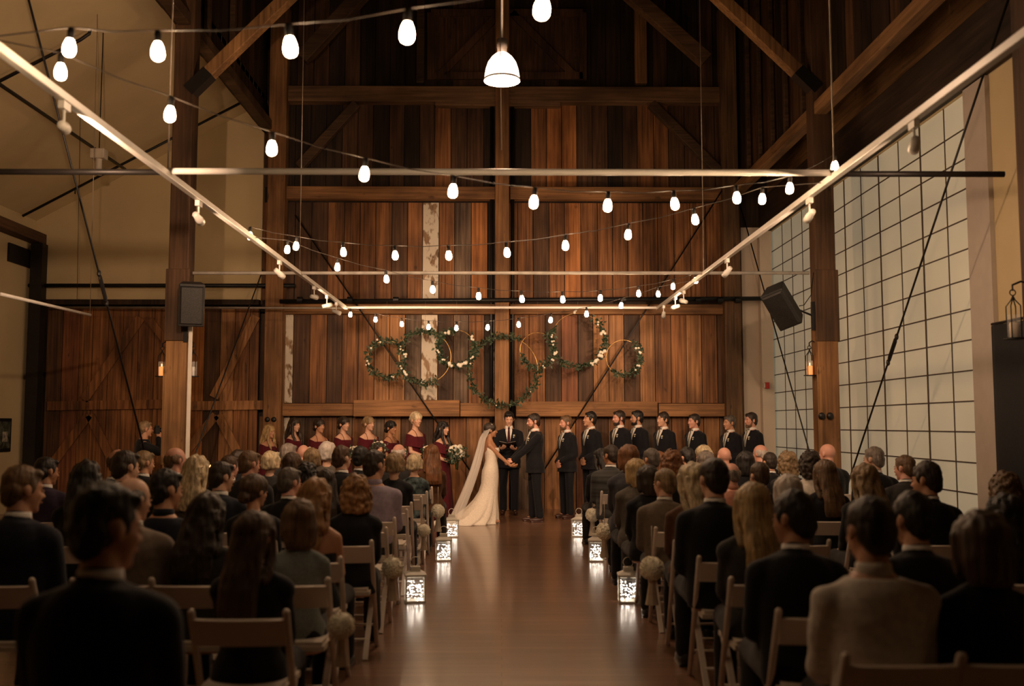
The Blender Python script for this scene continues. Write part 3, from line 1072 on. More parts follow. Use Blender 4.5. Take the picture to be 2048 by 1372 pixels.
def candle_lantern(loc, hook, lit, label, wm=None):
    e = empty('candle_lantern', loc, label=label, cat='lantern')
    mb = MB()
    for k in range(4):
        a = PI / 4 + k * PI / 2
        x, y = 0.058 * math.cos(a), 0.058 * math.sin(a)
        mb.tube([(x, y, 0.0), (x, y, 0.27), (x * 0.3, y * 0.3, 0.32), (0, 0, 0.36)], 0.0055, 6)
    mb.lathe([(0.0, -0.012), (0.085, -0.012), (0.085, 0.0), (0.0, 0.0)], n=16)
    mb.tube([(0.025 * math.cos(t * PI / 6), 0, 0.385 + 0.025 * math.sin(t * PI / 6)) for t in range(12)], 0.005, 6, close=True)
    mb.build('frame', BLACKM, e)
    mb = MB()
    mb.lathe([(0.052, 0.0), (0.052, 0.2)], n=18)
    mb.build('glass_cylinder', GLASS, e, smooth=True)
    MB().lathe([(0.0, 0.0), (0.036, 0.0), (0.037, 0.12), (0.03, 0.13), (0.0, 0.125)], n=16).build('candle', wm or (CANDLE_LIT if lit else CANDLE), e, smooth=True)
    if lit:
        f = MB().ell((0, 0, 0.15), (0.008, 0.008, 0.02), n=8, k=6).build('flame', glow('flame', (1.0, 0.45, 0.12), 5), e, smooth=True)
    hk = V(hook) - V(loc)
    MB().tube([(0, 0, 0.40), (0, 0, 0.45), hk * 0.5 + V((0, 0, 0.25)), hk], 0.009, 6).build('bracket', BLACKM, e)
    return e


def lantern_at(px, py, D, side, lit, label, post, wm=None):
    p_ = at(px, py, D)
    hook = V((post[0] + side * 0.14, p_.y, p_.z + 0.46))
    return candle_lantern(p_, hook, lit, label, wm)


lantern_at(323, 752, 13.85, -1, True, 'black lantern with glowing orange candle left of the near left post', (-4.49, 0))
lantern_at(386, 752, 13.85, 1, False, 'black lantern with unlit white candle right of the near left post', (-4.46, 0), wm=mat('white_wax', (0.85, 0.8, 0.74), 0.4))
lantern_at(1620, 750, 13.85, -1, True, 'black lantern with glowing orange candle beside the near right post', (4.52, 0))
lantern_at(2029, 676, 8.3, -1, False, 'black lantern with thick unlit candle at the right picture edge', (4.60, 0))

# two loudspeakers
def speaker(c, rot, label, bracket):
    e = empty('loudspeaker', c, label=label, cat='speaker')
    rm = rot
    mb = MB()
    pr_ = [(-0.17, -0.15), (0.17, -0.15), (0.13, 0.14), (-0.13, 0.14)]
    vs_ = [rm @ V((x, y, z)) for z in (-0.29, 0.29) for (x, y) in pr_]
    mb.add(vs_, [(0, 3, 2, 1), (4, 5, 6, 7), (0, 1, 5, 4), (1, 2, 6, 5), (2, 3, 7, 6), (3, 0, 4, 7)])
    mb.build('cabinet', mat('speaker_black', (0.018, 0.017, 0.017), 0.55, var=0.2, scale=(90, 90, 90)), e, bevel=0.02)
    mb = MB()
    vs_ = [rm @ V((x, y, z)) for (x, y, z) in ((-0.15, -0.153, -0.26), (0.15, -0.153, -0.26), (0.15, -0.153, 0.26), (-0.15, -0.153, 0.26), (-0.13, -0.175, -0.24), (0.13, -0.175, -0.24), (0.13, -0.175, 0.24), (-0.13, -0.175, 0.24))]
    mb.add(vs_, [(4, 5, 6, 7), (0, 1, 5, 4), (1, 2, 6, 5), (2, 3, 7, 6), (3, 0, 4, 7)])
    mb.build('grille', mat('grille_mesh', (0.03, 0.028, 0.027), 0.5, 0.4, var=0.6, scale=(150, 150, 150)), e)
    mb = MB()
    b0 = V(bracket) - V(c)
    mb.tube([rm @ V((0, 0.12, -0.1)), rm @ V((0.0, 0.2, -0.12)), b0], 0.014, 8)
    mb.box(b0 - V((0.03, 0.02, 0.2)), b0 + V((0.03, 0.02, 0.2)))
    mb.build('bracket', BLACKM, e)
    return e


speaker(at(383, 608, 13.38), Matrix.Rotation(R(18), 3, 'Z') @ Matrix.Rotation(R(14), 3, 'X'), 'black loudspeaker mounted on the near left post', at(372, 655, 13.68))
speaker(at(1566, 611, 13.5), Matrix.Rotation(R(-22), 3, 'Y') @ Matrix.Rotation(R(-38), 3, 'Z') @ Matrix.Rotation(R(20), 3, 'X'), 'tilted black loudspeaker on an arm beside the near right post', at(1627, 632, 13.75))
pipe([at(1627, 545, 13.7), at(1622, 590, 13.7), at(1608, 610, 13.6), at(1598, 612, 13.6)], 0.006, BLACKM, 'black cable looping to the tilted loudspeaker', 'cable', 'speaker_cable')

# fire alarm strobe
e = empty('fire_alarm', at(1532, 771, 18.76), label='small red and white fire alarm on the pale end wall', cat='fire alarm')
MB().box((-0.02, -0.03, -0.06), (0.06, 0.02, 0.06)).build('housing', mat('alarm_red', (0.45, 0.03, 0.02), 0.4), e, bevel=0.006)
MB().box((-0.05, -0.03, -0.045), (-0.02, 0.02, 0.045)).build('strobe', WHITE, e, bevel=0.006)

# flower hoops hung in front of the wall
GOLD = mat('brass_hoop', (0.55, 0.33, 0.12), 0.3, 0.9)
LEAFM = [mat('leaf_dark', (0.020, 0.040, 0.016), 0.6, var=0.4), mat('leaf_sage', (0.075, 0.10, 0.06), 0.6, var=0.3)]
PETAL = mat('petal_white', (0.80, 0.74, 0.62), 0.6, var=0.06)


def leaves(mb, c, n, spread, size, r):
    for _ in range(n):
        p_ = V(c) + V((r.gauss(0, spread), r.gauss(0, spread * 0.5), r.gauss(0, spread)))
        d = V((r.uniform(-1, 1), r.uniform(-0.6, 0.6), r.uniform(-1, 1))).normalized()
        n_ = d.cross(V((r.uniform(-1, 1), 1, r.uniform(-1, 1)))).normalized()
        u = d.cross(n_)
        L_ = size * r.uniform(0.6, 1.3)
        k = L_ * 0.27
        vs_ = [p_, p_ + d * L_ * 0.45 + n_ * k + u * k * 0.2, p_ + d * L_, p_ + d * L_ * 0.45 - n_ * k + u * k * 0.2, p_ + d * L_ * 0.45 - u * k * 0.25]
        mb.add(vs_, [(0, 1, 4), (1, 2, 4), (0, 4, 3), (4, 2, 3)], 0 if r.random() < 0.7 else 1)


def bloom(mb, c, rad, r, m_=0):
    c = V(c)
    mb.ell(c, (rad * 0.62,) * 3, n=8, k=6, m=m_)
    for k in range(9):
        d = V((r.gauss(0, 1), r.gauss(0, 1) - 0.6, r.gauss(0, 1))).normalized()
        q = d.to_track_quat('Z', 'Y').to_matrix()
        mb.ell(c + d * rad * 0.5, (rad * 0.5, rad * 0.42, rad * 0.22), q, n=7, k=5, m=m_)


def hoop(cx, cy, rpx, arcs, flowers, label, seed, D=18.55):
    r = random.Random(seed)
    c = at(cx, cy, D)
    rad = rpx * D / F
    e = empty('flower_hoop', c, label=label, cat='flower hoop', group='flower hoops on the barn wall')
    P_ = lambda a: V((rad * math.cos(R(a)), 0, rad * math.sin(R(a))))
    MB().tube([P_(a) for a in range(0, 360, 6)], 0.007, 6, close=True).build('hoop', GOLD, e, smooth=True)
    mb = MB()
    for a0, a1, dens in arcs:
        n = int(abs(a1 - a0) * rad * dens * 0.5)
        for k in range(n):
            a = a0 + (a1 - a0) * (k + r.random()) / n
            leaves(mb, P_(a), 4, 0.026, 0.075, r)
        mb.tube([P_(a0 + (a1 - a0) * t / 12) + V((0, -0.008, 0)) for t in range(13)], 0.006, 5)
    mb.build('greenery', LEAFM, e)
    mb = MB()
    for a, n, s in flowers:
        for k in range(n):
            bloom(mb, P_(a + r.uniform(-6, 6)) + V((r.gauss(0, 0.02), -0.03, r.gauss(0, 0.02))), s * r.uniform(0.75, 1.1), r)
    mb.build('blossoms', PETAL, e, smooth=True)
    MB().tube([P_(90), P_(90) + V((0, 0, Zp(603, D) - c.z - rad))], 0.002, 4).build('hanging_wire', HR, e)
    return e


hoop(773, 718, 37, [(30, 330, 1.3), (-30, 30, 1.0)], [(110, 2, 0.032), (145, 2, 0.03), (190, 4, 0.032), (35, 3, 0.03), (10, 4, 0.036), (285, 2, 0.025)], 'small leafy hoop with white blossoms, leftmost of the row', 1)
hoop(850, 714, 52, [(75, 170, 1.2), (190, 300, 1.1), (45, 80, 1.6)], [(75, 1, 0.02), (205, 3, 0.035), (218, 3, 0.045), (268, 1, 0.02)], 'second hoop from the left, bare brass on its right', 2)
hoop(913, 696, 36, [(90, 260, 2.2), (265, 395, 1.6)], [(120, 4, 0.045), (35, 4, 0.04), (190, 2, 0.03), (225, 3, 0.035), (250, 5, 0.045), (280, 6, 0.05), (300, 5, 0.045), (330, 3, 0.03)], 'small full hoop thick with white flowers, third from the left', 3)
hoop(1007, 741, 69, [(60, 175, 1.3), (180, 360, 1.1)], [(170, 1, 0.03), (262, 1, 0.02), (330, 1, 0.02)], 'largest hoop, leafy, around the middle post above the officiant', 4)
hoop(1075, 700, 35, [(200, 330, 1.5), (330, 420, 1.4)], [(290, 2, 0.03), (350, 4, 0.035), (330, 3, 0.035), (15, 2, 0.03)], 'small hoop right of the middle post, bare brass on its left', 5)
hoop(1156, 680, 54, [(150, 300, 1.2), (300, 410, 1.5)], [(95, 3, 0.035), (40, 2, 0.03), (15, 4, 0.045), (330, 6, 0.05), (310, 5, 0.05), (300, 3, 0.04), (185, 2, 0.03), (170, 2, 0.03)], 'large hoop with brass top left and white blossoms down its right', 6)
hoop(1247, 715, 35, [(230, 420, 1.6)], [(35, 3, 0.035), (15, 3, 0.04), (330, 3, 0.035), (310, 3, 0.03)], 'small hoop rightmost of the row, flowers only on its right', 7)
# ================================================================== CHAIRS, LANTERNS, FLOWERS ON THE FLOOR
CHW = mat('chair_white', (0.70, 0.60, 0.52), 0.45, var=0.05)
PAD = mat('chair_pad', (0.60, 0.52, 0.44), 0.7, var=0.05)
def chair_parts():
    P = {}
    post = MB().tube([(0, 0.17, 0.0), (0, -0.2, 0.79), (0, -0.203, 0.802)], [0.0165, 0.0165, 0.010], 10).mesh('back_post', True)
    leg = MB().bar((0, 0.11, 0.43), (0, -0.27, 0.0), 0.022, 0.034, up=(1, 0, 0)).mesh('rear_leg')
    seat = MB().box((-0.19, -0.19, 0.42), (0.19, 0.21, 0.445)).box((-0.175, -0.175, 0.445), (0.175, 0.195, 0.465)).mesh('seat')
    bk = MB()
    n = 8
    vs_, fs_ = [], []
    for i in range(n + 1):
        x = -0.2 + 0.4 * i / n
        y = -0.02 * (1 - (x / 0.2) ** 2)
        for (dy, z) in ((-0.165, 0.64), (-0.145, 0.645), (-0.2, 0.755), (-0.18, 0.76)):
            vs_.append((x, dy + y, z))
    for i in range(n):
        a, c = 4 * i, 4 * i + 4
        fs_ += [(a, c, c + 2, a + 2), (a + 1, a + 3, c + 3, c + 1), (a + 2, c + 2, c + 3, a + 3), (a, a + 1, c + 1, c)]
    bk.add(vs_, fs_ + [(0, 2, 3, 1), (4 * n, 4 * n + 1, 4 * n + 3, 4 * n + 2)])
    back = bk.mesh('backrest')
    bar = MB().tube([(-0.205, 0, 0), (0.205, 0, 0)], 0.009, 8).mesh('stretcher', True)
    for me in (post, leg, back, bar):
        me.materials.append(CHW)
    seat.materials.append(PAD)
    return post, leg, seat, back, bar


CP = chair_parts()


def chair(x, y, label, rz=0.0):
    e = empty('folding_chair', (x, y, 0), rz, label=label, cat='chair', group='white folding chairs of the guests')
    for s in (-1, 1):
        link('back_post', CP[0], e, loc=(s * 0.205, 0, 0))
        link('rear_leg', CP[1], e, loc=(s * 0.18, 0, 0))
    link('seat', CP[2], e)
    link('backrest', CP[3], e)
    link('stretcher', CP[4], e, loc=(0, 0.09, 0.17))
    link('stretcher', CP[4], e, loc=(0, -0.17, 0.12), scale=(0.88, 1, 1))
    return e


FAIRY = glow('fairy_light', (1.0, 0.86, 0.72), 5)
LWH = mat('lantern_white', (0.62, 0.58, 0.50), 0.5, var=0.08)


def floor_lantern(px, py, label, seed, rz=0.0):
    r = random.Random(seed)
    d = at(px, py, 1.0) - EYE
    D = -1.6 / d.z
    c = at(px, py, D)
    e = empty('floor_lantern', (c.x, c.y, 0), rz, label=label, cat='lantern', group='white fairy light lanterns along the aisle')
    w_ = 0.085
    mb = MB()
    mb.box((-w_ - 0.008, -w_ - 0.008, 0), (w_ + 0.008, w_ + 0.008, 0.018))
    for sx in (-1, 1):
        for sy in (-1, 1):
            mb.box((sx * w_ - 0.007, sy * w_ - 0.007, 0.018), (sx * w_ + 0.007, sy * w_ + 0.007, 0.235))
    for z in (0.05, 0.2):
        for s in (-1, 1):
            mb.box((-w_, s * w_ - 0.004, z), (w_, s * w_ + 0.004, z + 0.006))
            mb.box((s * w_ - 0.004, -w_, z), (s * w_ + 0.004, w_, z + 0.006))
    mb.build('frame', LWH, e)
    mb = MB()
    a = w_ + 0.012
    mb.box((-a, -a, 0.235), (a, a, 0.25))
    k = 0.045
    mb.add([(-a, -a, 0.25), (a, -a, 0.25), (a, a, 0.25), (-a, a, 0.25), (-k, -k, 0.28), (k, -k, 0.28), (k, k, 0.28), (-k, k, 0.28)],
           [(0, 1, 5, 4), (1, 2, 6, 5), (2, 3, 7, 6), (3, 0, 4, 7), (4, 5, 6, 7)])
    mb.box((-k, -k, 0.28), (k, k, 0.315))
    mb.build('roof', LWH, e)
    MB().tube([(0.045 * math.cos(t * PI / 8), 0, 0.355 + 0.045 * math.sin(t * PI / 8)) for t in range(16)], 0.004, 6, close=True).build('ring_handle', LWH, e, smooth=True)
    g = MB()
    for s in (-1, 1):
        g.add([(-w_, s * w_, 0.02), (w_, s * w_, 0.02), (w_, s * w_, 0.23), (-w_, s * w_, 0.23)], [(0, 1, 2, 3)])
        g.add([(s * w_, -w_, 0.02), (s * w_, w_, 0.02), (s * w_, w_, 0.23), (s * w_, -w_, 0.23)], [(0, 1, 2, 3)])
    g.build('glass', clear('lantern_pane', (0.95, 0.95, 0.9), 0.10, 0.05), e)
    f = MB()
    for _ in range(95):
        p_ = V((r.uniform(-0.075, 0.075), r.uniform(-0.075, 0.075), 0.022 + 0.17 * r.random() ** 1.3))
        s = r.uniform(0.003, 0.0048)
        f.ell(p_, (s * 1.6, s, s), n=6, k=4)
    o = f.build('fairy_lights', FAIRY, e, smooth=True)
    o['kind'] = 'stuff'
    return e


floor_lantern(903, 1074, 'small lantern full of fairy lights by the gown train, farthest left of the aisle', 1, 0.2)
floor_lantern(887, 1121, 'lantern full of fairy lights, middle one along the left chairs', 2, 0.1)
floor_lantern(830, 1203, 'nearest fairy light lantern on the left of the aisle', 3, 0.15)
floor_lantern(1158, 1073, 'lantern with raised ring handle, farthest right of the aisle', 4, -0.3)
floor_lantern(1193, 1122, 'lantern full of fairy lights, middle one along the right chairs', 5, -0.1)
floor_lantern(1257, 1204, 'nearest and largest fairy light lantern on the right of the aisle', 6, -0.05)

IVORY = mat('ivory_petals', (0.82, 0.76, 0.60), 0.7, var=0.08)
r9 = random.Random(9)
fb = MB()
for i in range(150):
    z = 1 - 2 * (i + 0.5) / 150
    a = i * 2.39996
    s = math.sqrt(1 - z * z)
    d = V((s * math.cos(a), s * math.sin(a), z))
    q = d.to_track_quat('Z', 'Y').to_matrix()
    k = 0.083 * r9.uniform(0.92, 1.06)
    for j in range(3):
        b_ = 2.1 * j + r9.random()
        u = q @ V((math.cos(b_), math.sin(b_), 0)) * 0.007
        fb.ell(d * k + u, (0.0085, 0.0055, 0.004), q @ Matrix.Rotation(b_, 3, 'Z'), n=6, k=4)
fb.ell((0, 0, 0), (0.082,) * 3, n=16, k=12)
ball_me = fb.mesh('blossoms', True)
ball_me.materials.append(IVORY)
rib_me = MB().loft([(-0.30, 0.045, 0.03, 0, 0.01), (-0.22, 0.034, 0.024, 0, 0.008), (-0.13, 0.024, 0.018, 0, 0.004), (-0.065, 0.03, 0.026, 0, 0)], n=24, ripple=lambda z, a: 0.12 * math.sin(7 * a), caps=False).mesh('ribbon', True)
rib_me.materials.append(mat('ribbon_ivory', (0.55, 0.45, 0.33), 0.6))
cord_me = MB().tube([(0, 0, 0.07), (0, 0.0, 0.30)], 0.0035, 5).mesh('hanging_cord', True)
cord_me.materials.append(_m['ribbon_ivory'])


def flower_ball(px, py, x, label, s=1.0):
    k = (at(px, py, 1.0) - EYE)
    D = x / k.x
    c = at(px, py, D)
    e = empty('flower_ball', c, label=label, cat='flower ball', group='ivory flower balls on the aisle chairs')
    e.scale = (s, s, s)
    link('blossoms', ball_me, e, rot=(rnd.random(), rnd.random(), rnd.random()))
    link('ribbon', rib_me, e, scale=(1, 1, 0.85))
    link('hanging_cord', cord_me, e)
    return e


flower_ball(876, 1022, -0.80, 'ivory flower ball hanging on a chair beside the farthest left lantern', 1.0)
flower_ball(848, 1061, -0.87, 'smaller ivory flower ball in shade, second from the gown on the left', 0.85)
flower_ball(785, 1136, -0.80, 'ivory flower ball on the left chair beside the nearest lantern', 0.92)
flower_ball(683, 1252, -0.82, 'dim ivory flower ball low on the left, nearest the camera', 0.8)
flower_ball(1185, 1030, 1.12, 'round ivory flower ball above the farthest right lantern', 1.0)
flower_ball(1209, 1063, 1.12, 'ivory flower ball directly above the middle right lantern', 1.1)
flower_ball(1304, 1137, 1.12, 'big ivory flower ball beside the nearest right lantern', 1.05)

# ================================================================== PEOPLE
SK = dict(
    fair=mat('skin_fair', (0.66, 0.38, 0.26), 0.5, var=0.06),
    warm=mat('skin_warm', (0.56, 0.29, 0.175), 0.5, var=0.06),
    tan=mat('skin_tan', (0.42, 0.205, 0.11), 0.5, var=0.06),
    pink=mat('skin_pink', (0.66, 0.33, 0.24), 0.45, var=0.06),
    dark=mat('skin_brown', (0.22, 0.10, 0.055), 0.5, var=0.06))
EYEM = mat('eye_dark', (0.03, 0.02, 0.015), 0.25)
EYEW = mat('eye_white', (0.6, 0.55, 0.5), 0.3)
LIPM = mat('lips', (0.36, 0.11, 0.085), 0.5)


def hair_mat(name, col, amt=0.5):
    if name in _m:
        return _m[name]
    m, nt, b = base_mat(name)
    L = nt.links.new
    tc = nd(nt, 'ShaderNodeTexCoord')
    mp = nd(nt, 'ShaderNodeMapping')
    mp.inputs['Scale'].default_value = (70, 70, 7)
    L(tc.outputs['Object'], mp.inputs[0])
    ns = nd(nt, 'ShaderNodeTexNoise', Scale=1.0, Detail=4.0)
    L(mp.outputs[0], ns.inputs['Vector'])
    n2 = nd(nt, 'ShaderNodeTexNoise', Scale=11.0, Detail=3.0)
    L(tc.outputs['Object'], n2.inputs['Vector'])
    ad = nd(nt, 'ShaderNodeMath', operation='ADD')
    L(ns.outputs['Fac'], ad.inputs[0])
    L(n2.outputs['Fac'], ad.inputs[1])
    cr = nd(nt, 'ShaderNodeValToRGB')
    cr.color_ramp.elements[0].position = 0.38
    cr.color_ramp.elements[0].color = tuple(c * (1 - amt) for c in col) + (1,)
    cr.color_ramp.elements[1].position = 0.62
    cr.color_ramp.elements[1].color = tuple(min(1, c * (1 + amt * 0.8)) for c in col) + (1,)
    ml = nd(nt, 'ShaderNodeMath', operation='MULTIPLY')
    ml.inputs[1].default_value = 0.5
    L(ad.outputs[0], ml.inputs[0])
    L(ml.outputs[0], cr.inputs[0])
    L(cr.outputs[0], b.inputs['Base Color'])
    b.inputs['Roughness'].default_value = 0.5
    bp = nd(nt, 'ShaderNodeBump', Strength=0.9, Distance=0.008)
    L(ns.outputs['Fac'], bp.inputs['Height'])
    L(bp.outputs[0], b.inputs['Normal'])
    _m[name] = m
    return m


HC = dict(black=hair_mat('hair_black', (0.012, 0.009, 0.008)), dark=hair_mat('hair_dark_brown', (0.030, 0.018, 0.011)),
          brown=hair_mat('hair_brown', (0.075, 0.040, 0.020)), light=hair_mat('hair_light_brown', (0.15, 0.085, 0.042)),
          auburn=hair_mat('hair_auburn', (0.19, 0.075, 0.025)), ginger=hair_mat('hair_ginger', (0.30, 0.15, 0.055)),
          blonde=hair_mat('hair_blonde', (0.46, 0.31, 0.14)), pale=hair_mat('hair_pale_blonde', (0.60, 0.47, 0.29)),
          dirty=hair_mat('hair_dirty_blonde', (0.26, 0.17, 0.085)), grey=hair_mat('hair_grey', (0.22, 0.18, 0.15)),
          white=hair_mat('hair_white', (0.55, 0.48, 0.43), 0.25), salt=hair_mat('hair_salt_pepper', (0.10, 0.08, 0.066)))


def cloth(name, col, rough=0.8, var=0.12, scale=(30, 30, 30), bump=0.2):
    return mat('cloth_' + name, col, rough, var=var, scale=scale, bump=bump, sheen=0.1)


CL = dict(black=cloth('black', (0.008, 0.008, 0.010)), navy=cloth('navy', (0.010, 0.012, 0.022)), suit=cloth('charcoal_suit', (0.006, 0.006, 0.009)),
          charcoal=cloth('charcoal', (0.03, 0.028, 0.028)), grey=cloth('grey', (0.10, 0.085, 0.07)), blazer=cloth('brown_grey', (0.15, 0.115, 0.085)),
          lavender=cloth('lavender', (0.34, 0.28, 0.36)), white=cloth('white', (0.66, 0.60, 0.54)), blue=cloth('pale_blue', (0.34, 0.40, 0.44)),
          sweater=cloth('blue_grey_knit', (0.20, 0.225, 0.215), scale=(70, 70, 70)), purple=cloth('dark_purple', (0.035, 0.022, 0.045)),
          brown=cloth('rust_brown', (0.10, 0.045, 0.02)), teal=cloth('teal_pattern', (0.06, 0.085, 0.09), var=0.9, scale=(14, 14, 14)),
          stripe=cloth('dark_stripe', (0.05, 0.05, 0.048), var=0.8, scale=(0.5, 0.5, 16)), salmon=cloth('salmon', (0.45, 0.20, 0.14)),
          tan=cloth('taupe', (0.20, 0.15, 0.115)), slate=cloth('slate', (0.045, 0.045, 0.055)), wine=cloth('wine', (0.085, 0.006, 0.012)),
          ivory=cloth('ivory_lace', (0.74, 0.66, 0.56), var=0.08, scale=(45, 45, 45), bump=0.5), shirt=cloth('shirt_white', (0.78, 0.74, 0.70)),
          tie=cloth('sage_tie', (0.20, 0.21, 0.17)), dtie=cloth('wine_tie', (0.05, 0.01, 0.015)), shoe=mat('shoe_brown', (0.045, 0.018, 0.012), 0.35),
          bshoe=mat('shoe_black', (0.012, 0.01, 0.01), 0.3), tpat=None)

SEC = {
    'M': [(0.86, 0.160, 0.115, 0, -0.01), (0.93, 0.172, 0.125, 0, -0.01), (1.0, 0.163, 0.115, 0, 0), (1.1, 0.153, 0.108, 0, 0.005), (1.22, 0.170, 0.118, 0, 0.0),
          (1.33, 0.186, 0.124, 0, -0.005), (1.40, 0.168, 0.108, 0, -0.015), (1.45, 0.112, 0.082, 0, -0.017), (1.50, 0.068, 0.064, 0, -0.014)],
    'F': [(0.86, 0.165, 0.12, 0, -0.015), (0.93, 0.178, 0.13, 0, -0.015), (1.0, 0.165, 0.115, 0, -0.005), (1.1, 0.125, 0.095, 0, 0.0), (1.2, 0.137, 0.105, 0, 0.005),
          (1.30, 0.152, 0.128, 0, 0.01), (1.37, 0.145, 0.102, 0, -0.005), (1.43, 0.092, 0.070, 0, -0.014), (1.49, 0.052, 0.052, 0, -0.012)]}


def secs(sex, lo, hi, e, flare=0.0):
    S = SEC[sex]
    out = []
    n = max(3, int((hi - lo) / 0.05))
    for i in range(n + 1):
        z = lo + (hi - lo) * i / n
        if z <= S[0][0]:
            a = S[0]
            v_ = a[1:]
        elif z >= S[-1][0]:
            v_ = S[-1][1:]
        else:
            for a, b_ in zip(S, S[1:]):
                if a[0] <= z <= b_[0]:
                    t = (z - a[0]) / (b_[0] - a[0])
                    t = t * t * (3 - 2 * t)
                    v_ = [p + (q - p) * t for p, q in zip(a[1:], b_[1:])]
                    break
        f = flare * max(0, (1.05 - z)) if flare else 0
        out.append((z, v_[0] + e + f, v_[1] + e + f, v_[2], v_[3]))
    return out


def bend(S, W, l1, l2, pole):
    S, W = V(S), V(W)
    d = W - S
    L = min(d.length, (l1 + l2) * 0.999)
    u = d.normalized()
    a = (l1 * l1 - l2 * l2 + L * L) / (2 * L)
    h = math.sqrt(max(l1 * l1 - a * a, 0))
    p = V(pole)
    p = (p - u * p.dot(u)).normalized()
    return S + u * a + p * h, S + u * L


def hand(mb, w_, d, n_, side, curl=0.5, sc_=1.0):
    """palm, four bent fingers, thumb. d: along the fingers, n_: out of the palm, side: +1 thumb towards d x n"""
    w_, d, n_ = V(w_), V(d).normalized(), V(n_)
    n_ = (n_ - d * n_.dot(d)).normalized()
    x = d.cross(n_).normalized() * side
    q = Matrix((x, d, n_)).transposed()
    mb.ell(w_ + d * 0.045 * sc_, (0.040 * sc_, 0.052 * sc_, 0.017 * sc_), q)
    for i, (o, L_) in enumerate(((0.030, 0.036), (0.0105, 0.041), (-0.0095, 0.038), (-0.029, 0.029))):
        b_ = w_ + (d * 0.082 + x * o) * sc_
        dr = d + x * (o * 3.2)
        a1, a2, a3 = curl * 0.6, curl * 1.5, curl * 2.3
        p = b_
        for a, l, r0, r1 in ((a1, L_, 0.0098, 0.009), (a2, L_ * 0.65, 0.009, 0.0082), (a3, L_ * 0.5, 0.0082, 0.0072)):
            dd = (dr * math.cos(a) + n_ * math.sin(a)).normalized()
            q_ = p + dd * l * sc_
            mb.cap(p, r0 * sc_, q_, r1 * sc_, 8)
            p = q_
    t0 = w_ + (d * 0.025 + x * 0.030) * sc_
    t1 = t0 + (d * 0.028 + x * 0.026 + n_ * 0.008) * sc_
    t2 = t1 + (d * 0.028 + x * 0.006 + n_ * 0.012) * sc_
    mb.cap(t0, 0.014 * sc_, t1, 0.0105 * sc_, 8)
    mb.cap(t1, 0.0105 * sc_, t2, 0.0085 * sc_, 8)


